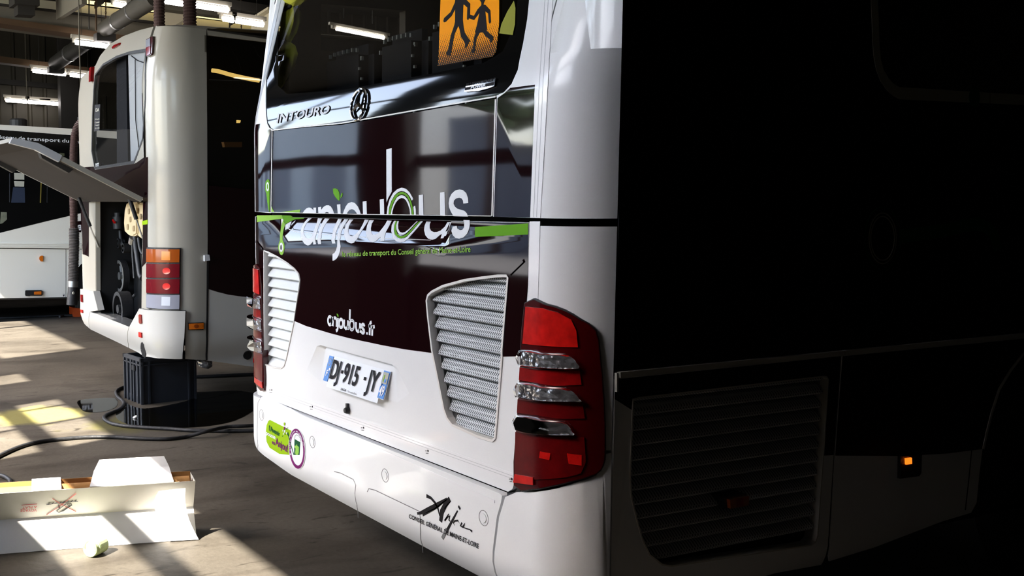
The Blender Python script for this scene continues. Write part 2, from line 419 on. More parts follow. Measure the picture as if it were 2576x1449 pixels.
def stroke_sz(pts, w, closed=False):          # polyline in (s, z) -> outline(s) of a stroke of width w
    n = len(pts); L = []; R = []
    for i in range(n):
        a = pts[i-1] if (closed or i > 0) else pts[i]; c = pts[(i+1) % n] if (closed or i < n-1) else pts[i]
        dx, dy = c[0]-a[0], c[1]-a[1]; d = math.hypot(dx, dy) or 1; nx, ny = -dy/d, dx/d
        ww = w[i] if isinstance(w, (list, tuple)) else w
        L.append((pts[i][0]+nx*ww/2, pts[i][1]+ny*ww/2)); R.append((pts[i][0]-nx*ww/2, pts[i][1]-ny*ww/2))
    if closed: return (L, R)
    return L + R[::-1]
def stroke(b, name, material, parent, pts, w, h=.0012, t=.001, closed=False, px=True):
    q = b.P(pts, dens=30, close=closed) if px else pts
    if closed:
        A, B = stroke_sz(q, w, True)
        ar = lambda p: abs(sum(p[i-1][0]*p[i][1]-p[i][0]*p[i-1][1] for i in range(len(p))))
        if ar(A) < ar(B): A, B = B, A
        return panel(b, name, material, parent, A, [B], h, t, px=False)
    return panel(b, name, material, parent, stroke_sz(q, w), (), h, t, px=False)

def text_mesh(s, bold=0., shear=0., spacing=1.):
    cu = bpy.data.curves.new('lettering', 'FONT'); cu.body = s; cu.size = 1; cu.offset = bold; cu.shear = shear; cu.space_character = spacing
    cu.resolution_u = 4
    o = bpy.data.objects.new('lettering_tmp', cu); COL.objects.link(o); bpy.context.view_layer.update()
    me = bpy.data.meshes.new_from_object(o.evaluated_get(bpy.context.evaluated_depsgraph_get()))
    vs = [(v.co.x, v.co.y) for v in me.vertices]; fs = [tuple(p.vertices) for p in me.polygons]
    bpy.data.objects.remove(o); bpy.data.meshes.remove(me); bpy.data.curves.remove(cu)
    x0 = min(v[0] for v in vs); x1 = max(v[0] for v in vs)
    return [((x-x0)/(x1-x0), y/.70) for x, y in vs], fs       # x in 0..1, capital height = 1
def text(b, name, material, parent, s, p0, p1, up0, up1, bold=0., shear=0., h=.0015, arc=None, spacing=1.):
    """lettering printed on the body: baseline from pixel p0 to p1, capital-height vectors up0/up1"""
    vs, fs = text_mesh(s, bold, shear, spacing); out = []; uv = []
    for x, y in vs:
        u = p0[0]+(p1[0]-p0[0])*x + (up0[0]+(up1[0]-up0[0])*x)*y
        v = p0[1]+(p1[1]-p0[1])*x + (up0[1]+(up1[1]-up0[1])*x)*y
        s_, z_ = b.unp(u, v); out.append(b.pos(s_, z_, h)); uv.append((s_, z_))
    return obj(name, out, fs, material, parent, uv=uv)
def text_plane(name, material, parent, s, O, ex, ey, bold=0., shear=0., spacing=1.):
    """lettering on a flat plane: origin O, full width vector ex, capital-height vector ey"""
    vs, fs = text_mesh(s, bold, shear, spacing); O = Vector(O); ex = Vector(ex); ey = Vector(ey)
    return obj(name, [O + ex*x + ey*y for x, y in vs], fs, material, parent)

def srange(poly, z):                          # horizontal extent of a (s, z) outline at height z
    xs = []
    for i in range(len(poly)):
        (a, az), (c, cz) = poly[i-1], poly[i]
        if (az > z) != (cz > z): xs.append(a + (c-a)*(z-az)/(cz-az))
    return (min(xs), max(xs)) if len(xs) >= 2 else None
def slats(b, parent, poly, z0, pitch, n, material, lm=.014, rm=.004, depth=.05, lip=.012, bulge=False):
    zt = max(p[1] for p in poly); zb = min(p[1] for p in poly)
    for i in range(n):
        z = z0 - i*pitch
        prof = [(0., -lip-.018), (.0, -lip-.006), (.10*pitch, -lip), (.3*pitch, -lip-.004), (1.18*pitch, -depth)] if not bulge else [(.0, -lip-.03), (.02*pitch, -lip-.008), (.16*pitch, -lip), (.42*pitch, -lip-.004), (.68*pitch, -lip-.018), (.9*pitch, -lip-.036), (1.12*pitch, -depth)]
        rows = []
        for dz, h in prof:
            zz = min(max(z+dz, zb+.002), zt-.002); r = srange(poly, zz)
            if not r or r[1]-r[0] < lm+rm+.01: r = None
            rows.append((zz, h, r))
        rows = [q for q in rows if q[2]]
        if len(rows) < 3: continue
        vs = []; uv = []; fs = []; K = 5
        for zz, h, (a, c) in rows:
            a += lm; c -= rm
            for k in range(K+1):
                s = a + (c-a)*k/K; vs.append(b.pos(s, zz, h)); uv.append((s, zz + h*.8))
        for j in range(len(rows)-1):
            for k in range(K): q = j*(K+1)+k; fs.append((q, q+1, q+K+2, q+K+1))
        obj('slat', vs, fs, material, parent, uv=uv, smooth=50)

# ------------------------------------------------------------------ the hall
LX, RX, FY, BY, CZ = -21.0, 3.6, -1.4, 13.0, 5.55
MB().box((LX-.3, FY-.3, -.2), (RX+.3, BY+.3, 0)).build('floor', FLOORM, loc=(0, 0, 0))
struct(bpy.data.objects['floor'])
struct(MB().box((LX-.3, FY-.3, CZ), (RX+.3, BY+.3, CZ+.2)).build('ceiling', CEIL))
struct(MB().box((RX, FY, 0), (RX+.2, BY, CZ)).build('wall_right', DARKW))
struct(MB().box((LX, BY, 0), (RX, BY+.2, CZ)).build('wall_back', DARKW))
# corrugated left wall
ribs = MB(); y = FY; prof = []
while y < BY:
    prof += [(y, 0), (y+.20, 0), (y+.225, .035), (y+.265, .035)]; y += .29
vs = []; fs = []
for yy, d in prof: vs += [(LX+d, yy, 0), (LX+d, yy, CZ)]
for i in range(len(prof)-1): fs.append((2*i, 2*i+2, 2*i+3, 2*i+1))
struct(obj('wall_left', vs, fs, CLAD))
# door wall behind the photographer: three tall glazed bays (their light and their bars make the sun patches)
D = [(-15.3, -10.15, 5.23), (-9.15, -5.98, 4.04), (-4.75, -2.36, 3.875)]
w = MB(); x = LX
for a, c, top in D:
    w.box((x, FY, 0), (a, FY+.16, CZ)); w.box((a, FY, top), (c, FY+.16, CZ)); x = c
w.box((x, FY, 0), (RX, FY+.16, CZ))
struct(w.build('wall_front', DARKW))
def bars(name, mb): return struct(mb.build(name, DARKST))
bars('door_1', MB().box((-15.3, FY-.03, 0), (-10.15, FY+.05, 1.0)).box((-15.3, FY-.03, 2.0), (-10.15, FY+.05, 2.12)).box((-12.75, FY-.03, 0), (-12.68, FY+.05, 5.23)).box((-15.3, FY-.03, 4.0), (-10.15, FY+.05, 4.06)))
bars('door_2', MB().box((-9.15, FY-.03, 0), (-5.98, FY+.05, 1.0)).box((-9.15, FY-.03, 1.93), (-5.98, FY+.05, 2.06)).box((-9.15, FY-.03, 3.44), (-5.98, FY+.05, 3.575))
     .box((-6.775, FY-.03, 0), (-6.745, FY+.05, 4.04)).box((-7.36, FY-.03, 2.0), (-7.33, FY+.05, 4.04)).box((-8.62, FY-.03, 3.5), (-7.62, FY+.05, 4.04)))
bars('door_3', MB().box((-4.75, FY-.03, 0), (-2.36, FY+.05, 2.875)).box((-4.75, FY-.03, 3.355), (-2.36, FY+.05, 3.45)))
for i, (a, c, top) in enumerate(D):           # light portals in the bays
    pl = bpy.data.lights.new('daylight_portal', 'AREA'); pl.shape = 'RECTANGLE'; pl.size = c-a; pl.size_y = top; pl.cycles.is_portal = True
    po = bpy.data.objects.new('daylight_portal', pl); COL.objects.link(po); po.location = ((a+c)/2, FY-.05, top/2); po.rotation_euler = (math.radians(90), 0, 0)
# yard outside (seen only as reflections in paint and glass)
struct(MB().box((-75, -60, -.25), (40, FY-.02, -.05)).build('floor_yard', YARD))
b_ = MB().box((-75, -24, -.05), (-37, -17, 5.4)); o = b_.build('building', FASC)
tag(o, 'long pale building across the yard, mirrored in the coach paint', 'building')
for k in range(7):
    MB().box((-72+k*5, -16.99, 1.1), (-69.5+k*5, -16.93, 3.2)).build('window', FASG, o)
o = MB().box((-35, -26, -.05), (-23, -19, 4.6)).build('building', FASG)
tag(o, 'grey shed across the yard, mirrored in the coach paint', 'building')
for (tx, ty, th) in ((-31, -18, 9.5),):
    t_ = thing('tree', 'dark leafy tree in the yard, mirrored in the rear window', 'tree', (tx, ty, -.05))
    MB().tube([(tx, ty, -.05), (tx+.1, ty, 2.), (tx+.05, ty, 6.)], [.22, .17, .1]).build('trunk', BROWN, t_)
    bm = bmesh.new()
    for k in range(60):
        a = random.random()*6.28; r = random.random()**.5*1.5; zz = 5.2 + random.random()*(th-5.5)
        bmesh.ops.create_icosphere(bm, subdivisions=1, radius=.35+random.random()*.4, matrix=Matrix.Translation((tx+r*math.cos(a), ty+r*math.sin(a), zz)))
    obj('crown', [v.co.copy() for v in bm.verts], [tuple(v.index for v in f.verts) for f in bm.faces], LEAF, t_); bm.free()

# ------------------------------------------------------------------ roof steel, ducts, lamps (all run along the hall, left of the coaches)
def strip(name, material, x, top, bot, d=.12, n=1):   # long member: pixel end pairs of its top and bottom edge in the plane x
    a, b_, c, e = on(*top[0], 0, x), on(*top[1], 0, x), on(*bot[1], 0, x), on(*bot[0], 0, x)
    return MB().slab([a, b_, c, e], (-d, 0, 0)).build(name, material)
tag(strip('roof_panel', CREAMP, -15.2, ((-60, -20), (720, 73)), ((-60, 4), (720, 124))), 'cream roof panel lit from above behind the coach roofs', 'panel')
tag(strip('rooflight', GLOW, -15.1, ((190, -3), (720, 60)), ((190, 4), (720, 70)), d=.05), 'thin glowing yellow rooflight strip along the cream roof panel', 'rooflight')
beam = thing('roof_beam', 'tall grey roof beam with a brown lower flange, upper left', 'beam', on(0, 60, 0, -14.9))
for nm, mt, tp, bt, d in (('web', GREYC, ((-60, 5), (420, 61)), ((-60, 36), (420, 107)), .1), ('top_flange', DARKST, ((-60, 1), (420, 57)), ((-60, 6), (420, 63)), .3),
                          ('bottom_flange', BROWN, ((-60, 35), (420, 104)), ((-60, 50), (420, 118)), .36)):
    a = [on(*q, 0, -14.9 + (.06 if 'fl' in nm else 0)) for q in (tp[0], tp[1], bt[1], bt[0])]
    MB().slab(a, (-d, 0, 0)).build(nm, mt, beam)
tag(strip('cable_tray', GREYC, -15.3, ((-60, 48), (235, 87)), ((-60, 63), (235, 101)), d=.2), 'grey cable tray hung under the brown beam', 'tray')
tag(strip('roof_beam', BROWN, -19.2, ((-60, 133), (262, 175)), ((-60, 149), (262, 190)), d=.25), 'brown beam crossing in front of the corrugated wall', 'beam')
tag(strip('wall_rail', DARKST, -20.85, ((-60, 192), (262, 222)), ((-60, 206), (262, 233)), d=.12), 'dark horizontal rail on the corrugated wall', 'rail')
tag(strip('roof_beam', DARKST, -13.4, ((300, -46), (720, 20)), ((300, -18), (720, 42)), d=.25), 'dark roof beam above the two hanging strip lamps, top right of the hall', 'beam')
tag(strip('roof_beam', GREYC, -14.2, ((330, -6), (720, 38)), ((330, 12), (720, 62)), d=.2), 'brown-grey beam between the strip lamps and the rooflight', 'beam')
a = on(170, 175, 0, -20.3)
tag(MB().box((a.x-.1, a.y-.17, 0), (a.x+.1, a.y+.17, CZ)).build('steel_column', DARKST), 'dark steel column standing against the corrugated wall', 'column')
a = on(61, 10, 0, -14.6); c_ = on(61, 41, 0, -14.6)
tag(MB().box((a.x-.12, a.y-.11, c_.z), (a.x+.12, a.y+.11, a.z+.6)).box((a.x-.18, a.y-.16, c_.z+.12), (a.x+.18, a.y+.16, c_.z+.3)).build('beam_bracket', DARKST), 'dark bracket hanging over the tall grey beam', 'bracket')
def duct(label, p0, x0, p1, x1, r):
    a = on(*p0, 0, x0); c = on(*p1, 0, x1); d = (c-a).normalized()
    o = MB().tube([a, c], r, 24).build('duct', DUCTM, smooth=40); tag(o, label, 'duct')
    for f in (.3, .62):
        q = a.lerp(c, f); MB().tube([q-d*.03, q+d*.03], r*1.05, 24).build('joint_ring', STEEL, o, smooth=40)
    q = a.lerp(c, .8); MB().tube([q, Vector((q.x, q.y, CZ))], .008, 6).build('hanger', DARKST, o)
    MB().box(tuple(a-Vector((.08, .13, .16))), tuple(a+Vector((.08, .13, -.06)))).build('end_bracket', DARKST, o)
duct('large dull ventilation duct rising to the top of the picture', (263, 74), -14.4, (392, -8), -11.6, .105)
duct('ventilation duct in the dark behind, over the brown beam', (140, 160), -18.6, (275, 62), -15.4, .125)
for i, (x, q) in enumerate(((-14.8, ((141, 24), (205, -18))), (-14.75, ((406, 60), (480, 14))), (-13.6, ((632, 86), (690, 50))), (-14.3, ((576, 57), (606, 42))), (-14.7, ((237, 14), (258, 0))))):
    a, c = on(*q[0], 0, x), on(*q[1], 0, x + (1.5 if i == 0 else .35))
    lab = ('pale rafter end over the tall grey beam, left of the hanging wire', 'pale rafter beside the left vertical hose', 'pale rafter at the coach window edge, far right of the hall', 'dark strut below the right strip lamp', 'short dark strut beside the hanging chain')[i]
    w_ = .13 if i in (0, 1, 2) else .04
    mb = MB(); mb.slab([a+Vector((0, 0, w_)), c+Vector((0, 0, w_)), c-Vector((0, 0, w_)), a-Vector((0, 0, w_))], (0, w_*.5, 0))
    if w_ > .1: mb.slab([a+Vector((0, -w_*.7, w_)), c+Vector((0, -w_*.7, w_)), c+Vector((0, w_*1.2, w_)), a+Vector((0, w_*1.2, w_))], (0, 0, .03))
    tag(mb.build('rafter' if w_ > .1 else 'strut', CREAMP if i in (1, 2) else (GREYC if i == 0 else DARKST)), lab, 'rafter')
def lamp(label, x, segs, r=.034):
    a, c = on(*segs[0][0], 0, x), on(*segs[-1][1], 0, x)
    t_ = thing('strip_lamp', label, 'lamp', a, 'fluorescent strip lamps')
    for p, q in segs:
        a, c = on(*p, 0, x), on(*q, 0, x); d = (c-a).normalized()
        MB().tube([a, c], r, 10).build('tube', TUBE, t_)
        if x > -20:
            for f in (.2, .8): q = a.lerp(c, f) + Vector((-.03, 0, .09)); MB().tube([q, Vector((q.x, q.y, CZ))], .004, 5).build('hanger', DARKST, t_)
        else: q = a.lerp(c, .5); MB().box((LX+.03, q.y-.1, q.z-.02), (q.x, q.y+.1, q.z+.08)).build('wall_bracket', HOUSING, t_)
        e = Vector((0, 0, r*1.6)); f = Vector((-r*2, 0, 0))
        MB().slab([a-d*.05+e, c+d*.05+e, c+d*.05+e+Vector((0, 0, r*1.4)), a-d*.05+e+Vector((0, 0, r*1.4))], f).slab([a-d*.03, a-d*.03+e, a+e, a], f).slab([c, c+e, c+d*.03+e, c+d*.03], f).build('housing', HOUSING, t_)
lamp('lit twin strip lamp low on the corrugated wall, above the far coach', -20.6, [((15, 252), (68, 256)), ((71, 256), (155, 262))])
lamp('thin lit strip lamp left of the dark column', -19.0, [((83, 178), (165, 187))])
lamp('short lit strip lamp right of the dark column, by the coach roof', -18.5, [((177, 188), (234, 195))])
lamp('lit strip lamp meeting the curved coach roof, under the duct', -14.55, [((190, 106), (275, 117))])
lamp('bright twin strip lamp behind the two vertical hoses', -12.6, [((412, 2), (484, 13)), ((491, 13), (574, 26))])
lamp('bright strip lamp at top right of the hall, by the coach window', -12.9, [((562, 47), (587, 51)), ((594, 52), (662, 62))])
lamp('strip lamp end glimpsed left of the big duct', -14.6, [((288, 10), (318, 15))])
lamp('lit strip lamp between the two coaches, seen through the rear window', -6.85, [((846, 72), (966, 95))], r=.013)
# thin hangers
def wire(name, label, cat, pts, x, r, mt=DARKST):
    return tag(MB().tube([on(*p, 0, x) for p in pts], r, 6).build(name, mt), label, cat)
wire('hanging_wire', 'long thin wire holding up the hose beside the open coach', 'wire', [(194, -190), (200, 120), (204.6, 268)], -12.1, .008, GREYC)
wire('hanging_wire', 'faint thin wire down to the lamp on the corrugated wall', 'wire', [(58, -110), (65, 170), (68, 253)], -19.9, .010, GREYC)
wire('hanger_rod', 'thin rod left of the hanging chain, over the brown beam', 'rod', [(224, -120), (224, 73)], -14.5, .009)
wire('hanger_rod', 'thicker rod between the thin rod and the chain', 'rod', [(241, -120), (242, 76)], -14.25, .014, BROWN)
wire('hanger_rod', 'double thin rod under the dark strut at top right', 'rod', [(578, 62), (577, 80)], -14.25, .012)
def chain(label, u, v0, v1, x, n):
    mb = MB()
    for i in range(n):
        c = on(u, v0+(v1-v0)*(i+.5)/n, 0, x); k = abs(on(u, v0, 0, x).z-on(u, v1, 0, x).z)/n*.62
        ax = Vector((0, 1, 0)) if i % 2 else Vector((1, 0, 0))
        mb.tube([c + ax*(k*.45*math.cos(w_)) + Vector((0, 0, k*math.sin(w_))) for w_ in [2*math.pi*j/8 for j in range(9)]], .006, 5, cap=False)
    tag(mb.build('chain', BROWN), label, 'chain')
chain('thin chain hanging left of the big duct', 266, -113, 45, -14.5, 30)
chain('thin chain hanging at top right of the hall, by the coach window', 607, -60, 87, -14.25, 32)

# ================================================================== COACH 1: the white and maroon coach in front
def off1(s, z):
    o = 0.
    if z > .30:
        d = z - .32; lean = 0. if d < 0 else (.08*d + .85*d*d if d < .13 else .0248 + .30*(d - .13))
        k = max(0., (s - B1.sR)/B1.q, (B1.sL - s)/B1.ql) if s > -9 else 0.
        o -= lean*max(0., 1. - k)
    side = min(1., max(0., (s + 2.53)/.04)) if s > -2.6 else 0.
    if z < -.9885: o += .016*(1-side)
    if z < -1.2: o -= min(1.2, (-1.2 - z)/.14)**2*.055
    if -.18 < z < -.07 and -4.70 < s < -3.26:
        e = min(1., (s + 4.70)/.12, (-3.26 - s)/.08); o -= .052*(z + .18)/.095*e
    return o
B1 = Body(2.2, -5.14, -2.57, .20, off1, scuts=[-4.70, -4.64, -4.58, -3.34, -3.30, -3.26], zcuts=[.32, .34, .36, .38, .40, .42, .44, -.18, -.13, -1.2, -1.24, -1.28, -1.31, -1.34], rR=.20, te=1.266)
T1 = thing('coach', 'large white and maroon coach seen from its rear corner, nearest the camera', 'bus', (-3.855, 2.2, 0))
def p1(name, material, outer, holes=(), parent=T1, **k): return panel(B1, name, material, parent, outer, holes, **k)
U = B1.unp
z_gt, z_gb = -.068, -.092
SL_, SR_ = -4.985, -2.80
# dark structure behind the skins
p1('body_core', VOID, [(-5.24, -1.25), (-2.56, -1.25), (-2.56, .30), (-5.24, .30)], px=False, h=-.085, t=0)
MB().box((-5.06, 2.32, .36), (-2.66, 12, .42)).build('chassis', VOID, T1)
MB().box((-5.08, 2.34, 1.92), (-2.64, 12, 1.95)).build('cabin_floor', SEATM, T1)
MB().box((-5.05, 2.46, 3.15), (-2.66, 12, 3.24)).build('roof', WHITE, T1)
za, zc = on(900, 135, 0, -5.07).z, on(900, 20, 0, -5.07).z
MB().box((-5.10, 2.42, .4), (-5.04, 12, za)).box((-5.10, 2.42, zc), (-5.04, 12, 3.2)).box((-5.10, 2.42, za), (-5.04, 2.60, zc)).box((-5.10, 3.1, za), (-5.04, 12, zc)).build('side_wall', CEIL, T1)
MB().box((-2.68, 2.55, .4), (-2.62, 12, 3.2)).build('side_wall', VOID, T1)
MB().box((-5.05, 9.0, 1.9), (-2.66, 9.1, 3.2)).build('cabin_bulkhead', VOID, T1)
# rear window and the panels round it
WIN = [(674, -300), (671, 0), (668.6, 240), (669, 283), (671.6, 308), (677.6, 321), (686, 326), (760, 317), (860, 308), (1054, 274), (1248, 241), (1267.6, 232), (1287, 211), (1302.5, 176), (1316, 108), (1326, 50), (1331, 0), (1343, -300)]
CLR = [(700, -285), (697, 100), (697, 215), (720, 236), (860, 226), (1100, 182), (1215, 158), (1262, 130), (1290, 70), (1300, 0), (1306, -285)]
lw = B1.P(WIN[:7], close=False); rw = B1.P(WIN[10:], close=False)
hl = B1.P([(684, 330), (681, 536)], close=False); hr = B1.P([(1250, 246), (1240, 545)], close=False)
p1('rear_side_panel', WHITE, [(SL_, 1.5), (SL_, z_gt)] + hl[::-1][:1] + hl[::-1][1:] + lw[::-1] + [(lw[0][0], 1.5)], px=False)
p1('rear_side_panel', WHITE, [(SR_, z_gt), (SR_, 1.5), (rw[-1][0], 1.5)] + rw[::-1] + hr, px=False)
p1('rear_top_panel', WHITE, [(lw[0][0], lw[0][1]), (rw[-1][0], rw[-1][1]), (rw[-1][0], 1.5), (lw[0][0], 1.5)], px=False)
gl = p1('rear_window', GLASS, WIN, h=-.006, t=0)
p1('window_border', FRIT, WIN, [CLR], parent=gl, h=-.003, t=.003)
# pale rubber line along the bottom of the glass
stroke(B1, 'window_seal', RIM, gl, [(672, 311), (678, 322.5), (687, 327.5), (760, 319), (860, 310), (1054, 276), (1248, 243)], .005, h=.002)
# upper hatch
uh = p1('upper_hatch', MAROON, [(688, 330), (760, 322), (860, 314), (1054, 281), (1246, 248), (1236, 543), (684, 533)], h=.0, t=.02)
stroke(B1, 'edge_trim', RIM, uh, [(685.5, 330), (682.5, 534)], .007, h=.002)
stroke(B1, 'edge_trim', RIM, uh, [(1247.5, 250), (1238.5, 543)], .007, h=.002)
stroke(B1, 'edge_trim', RIM, uh, [(683, 534), (900, 539), (1237, 543.5)], .0025, h=.002)
p1('maroon_stripe', MAROON, [(SL_, U(650, 312)[1]), (SL_, z_gt+.001)] + B1.P([(680.5, 534), (683.5, 329), (675, 320), (671, 308.5)], close=False), px=False, h=.001, t=.001)
p1('maroon_stripe', MAROON, [(SR_, z_gt+.001), (SR_, U(1347, 213)[1])] + B1.P([(1284, 221), (1270, 234), (1252, 247), (1243, 545)], close=False), px=False, h=.001, t=.001)
# ---- lower hatch with two grilles
GR = [(1276, 694), (1279, 699), (1264, 880), (1264, 897), (1247, 1102), (1240, 1109), (1201, 1097), (1139, 1069), (1126, 1052), (1118, 1029), (1105, 963), (1093, 905), (1088, 880), (1078, 797), (1074.5, 756), (1078, 743), (1088, 734), (1115, 720), (1170, 705), (1212, 699), (1253, 694)]
GL = [(665, 631), (674.5, 634.8), (699, 647), (724, 663), (741.5, 677), (751.5, 689), (755, 704), (752.7, 724), (739, 816), (721.7, 898), (715.5, 920), (708, 926.5), (687, 924), (666, 916.6)]
PK = [(797, 871), (806, 868), (985, 916), (998, 924), (1030, 990), (1000, 1012), (806, 960), (772, 930)]
grs, gls, pks = B1.P(GR), B1.P(GL), B1.P(PK, dens=0)
zb1 = -.985
lh = p1('engine_hatch', WHITE, [(SL_, z_gb)] + B1.P([(1331, 560), (1330, 700), (1325.5, 760), (1312, 900), (1301, 1090), (1295, 1210), (1289, 1230), (1278, 1237)], close=False) + [(SL_, zb1)], [grs, gls, pks], px=False, t=.05)
wave = [(1020, 879), (960, 868), (880, 851), (830, 838), (770, 820), (742, 808)]
p1('maroon_stripe', MAROON, [(SL_, z_gb-.001)] + B1.P([(1330, 561), (1329, 700), (1324, 760), (1311.5, 896), (1265.5, 897), (1280.5, 699), (1276, 692), (1253, 692), (1212, 697), (1170, 703), (1114, 718), (1087, 732), (1076, 742), (1073, 756), (1076.5, 797), (1086.5, 880), (1088, 888)] + wave
   + [(740.5, 808), (754.5, 724), (756.5, 704), (753, 688), (742.5, 675), (725, 661), (700, 645), (675, 632.5), (663.5, 629), (663.5, 764.5), (655, 760)], close=False) + [(SL_, U(641, 752.7)[1])], parent=lh, px=False, h=.0012, t=.001)
for poly, nm in ((grs, MESHW), (gls, MESHW)):
    g_ = panel(B1, 'grille', VOID, T1, poly, (), -.078, 0, px=False)
    slats(B1, g_, poly, -.2865, .0487, 14, MESHW if poly is grs else SLATL)
A_, B_ = stroke_sz(grs, .009, True)
ar = lambda p: abs(sum(p[i-1][0]*p[i][1]-p[i][0]*p[i-1][1] for i in range(len(p))))
for poly, wd in ((grs, .009), (gls, .006)):
    A_, B_ = stroke_sz(poly, wd, True)
    if ar(A_) < ar(B_): A_, B_ = B_, A_
    panel(B1, 'grille_rim', RIM, lh, A_, [B_], .004, .03, px=False)
# creases round the grilles and under the handle scoop
stroke(B1, 'crease', RIM, lh, [(722, 567), (728, 577), (745, 583), (800, 588), (860, 593), (960, 599), (1085, 604)], .0022, h=.0016)
stroke(B1, 'crease', MAROON, lh, [(646, 607), (661, 627)], .012, h=.006)
stroke(B1, 'crease', MAROON, lh, [(1318, 655), (1282, 690)], .012, h=.006)
# ---- number plate in its pocket
def pk(i, h): return B1.pos(pks[i][0], pks[i][1], h)
tl, tr, br, bl = pk(0, 0), pk(3, 0), pk(4, 0), pk(7, 0); tl2, tr2, br2, bl2 = pk(1, 0), pk(2, 0), pk(5, 0), pk(6, 0)
dn = Vector((0, .022, -.008)); it, jt = tl2 + dn + Vector((.02, 0, 0)), tr2 + dn + Vector((-.02, 0, 0))
il, ir = tl + dn + Vector((.028, 0, -.012)), tr + dn + Vector((-.03, 0, -.012))
obj('plate_pocket', [tl, tl2, tr2, tr, br, br2, bl2, bl, il, it, jt, ir], [(0, 8, 9, 1), (1, 9, 10, 2), (2, 10, 11, 3), (3, 11, 4), (4, 11, 10, 5), (5, 10, 9, 6), (6, 9, 8, 7), (7, 8, 0)], WHITE, lh, smooth=40)
PO = on(834.7, 894.2, 1, 2.222); ex = Vector((.520, 0, 0)); k_ = (on(989.3, 934.5, 1, 2.222) - PO).x/.52; ex *= k_
ey = Vector((0, -.285, -.958))*.117; nn = Vector((0, -.958, .285))
plate = thing('tmp', '', '', (0, 0, 0)); bpy.data.objects.remove(plate)
def quad(name, material, a0, a1, b0, b1, h, parent):
    q = [PO + ex*a0 + ey*b0 + nn*h, PO + ex*a1 + ey*b0 + nn*h, PO + ex*a1 + ey*b1 + nn*h, PO + ex*a0 + ey*b1 + nn*h]
    return MB().slab(q[::-1], nn*-.0015).build(name, material, parent)
npl = quad('number_plate', PWHITE, 0, 1, 0, 1, .010, T1)
quad('plate_band', BLUE, .004, .078, .02, .98, .0125, npl); quad('plate_band', BLUE, .905, .996, .02, .98, .0125, npl)
quad('region_field', PAPER, .912, .99, .07, .47, .014, npl)
quad('plate_banner', PWHITE, .085, .925, .985, 1.17, .0125, npl)
def ptext(s, a0, a1, b, hgt, mt, bold=.0, sh=0.):
    return text_plane('lettering', mt, npl, s, PO + ex*a0 + ey*b + nn*.0145, ex*(a1-a0), -ey*hgt, bold, sh)
ptext('DJ', .10, .245, .82, .70, BLACKP, .022); ptext('915', .315, .555, .82, .70, BLACKP, .022); ptext('JY', .70, .87, .82, .70, BLACKP, .022)
for a in (.268, .645): quad('dash', BLACKP, a, a+.028, .42, .54, .0142, npl)
ptext('F', .030, .058, .78, .22, PWHITE, .03); ptext('49', .918, .985, .88, .34, PWHITE, .03)
for k in range(12):
    w_ = 2*math.pi*k/12; quad('star', YELL, .041+.022*math.cos(w_)-.003, .041+.022*math.cos(w_)+.003, .25+.13*math.sin(w_)-.012, .25+.13*math.sin(w_)+.012, .0138, npl)
quad('region_mark', GREENL, .93, .942, .16, .40, .015, npl); quad('region_mark', BLUE, .95, .975, .3, .42, .015, npl)
ptext('SAGA', .335, .425, 1.125, .085, BLACKP, .02, .15); ptext('Mercedes-Benz', .45, .60, 1.125, .075, SEAMG)
for a in (.078, .915): quad('rivet', PWHITE, a-.01, a+.012, .47, .56, .017, npl)
for u0, u1 in ((838, 864), (930, 958)):
    a, c = on(u0, 878 if u0 < 900 else 902, 1, 2.225), on(u1, 884 if u0 < 900 else 910, 1, 2.225)
    MB().slab([a, c, c+Vector((-.02, 0, -.022)), a+Vector((.03, 0, -.018))], (0, .03, 0)).build('plate_lamp', GREYLENS, lh)
# lock, tape and marks
s_, z_ = U(877, 1032); lk = obj('lock', *(lambda m_: (m_.v, m_.f))(MB().lathe([(0, .02), (.010, .02), (.014, .012), (.016, 0)], B1.pos(s_, z_, 0), (0, -1, 0), 16)), BLACK, lh, smooth=40)
panel(B1, 'lock_tab', BLACK, lh, [(s_-.006, z_+.005), (s_+.006, z_+.005), (s_+.006, z_+.030), (s_-.006, z_+.030)], (), .012, .012, px=False)
tp = p1('reflective_tape', TAPE, [(641, 961), (1293, 1191), (1291, 1212), (642, 981)], parent=lh, h=.0012, t=.001)
for d in (6.5, 13):
    stroke(B1, 'tape_seam', TAPEG, tp, [(641, 961+d*.95), (960, 1073+d), (1292, 1191+d*1.05)], .0022, h=.0016)
for u, v in ((683, 981), (785, 1023), (914, 1076), (1076, 1134), (1287, 1205)):
    panel(B1, 'tape_mark', BLACKP, tp, circ(B1, u+1.5, v, .0045, 10), (), .002, .001, px=False)
    stroke(B1, 'tape_mark', SEAMG, tp, [(u-5, v), (u-1.5, v)], .004, h=.002); stroke(B1, 'tape_mark', SEAMG, tp, [(u-4, v+6), (u+2, v+6.5)], .003, h=.002)
# ---- corner panels, tape strips
zB = U(1525, 1136)[1]
SE = B1.sR + B1.q - .003
p1('corner_panel', WHITE, [(SR_+.006, z_gt), (SE, z_gt), (SE, 1.5), (SR_+.006, 1.5)], px=False)
p1('corner_panel', WHITE, [(-2.835, -.60), (-2.835, -.34), (SR_+.004, z_gb), (SE, z_gb), (SE, zB+.004), (-2.63, zB+.004), (-2.72, -.80)], px=False)
p1('corner_panel', WHITE, [(-5.25, z_gt), (SL_-.006, z_gt), (SL_-.006, 1.5), (-5.25, 1.5)], px=False)
p1('corner_panel', WHITE, [(-5.25, -.975), (SL_-.006, -.975), (SL_-.006, z_gb), (-5.25, z_gb)], px=False)
rt = p1('reflective_tape', TAPE, [(1372, -330), (1362, 0), (1347, 213), (1334.5, 548), (1360, 548.5), (1379, 213), (1391, 0), (1400, -330)], h=.0015, t=.001)
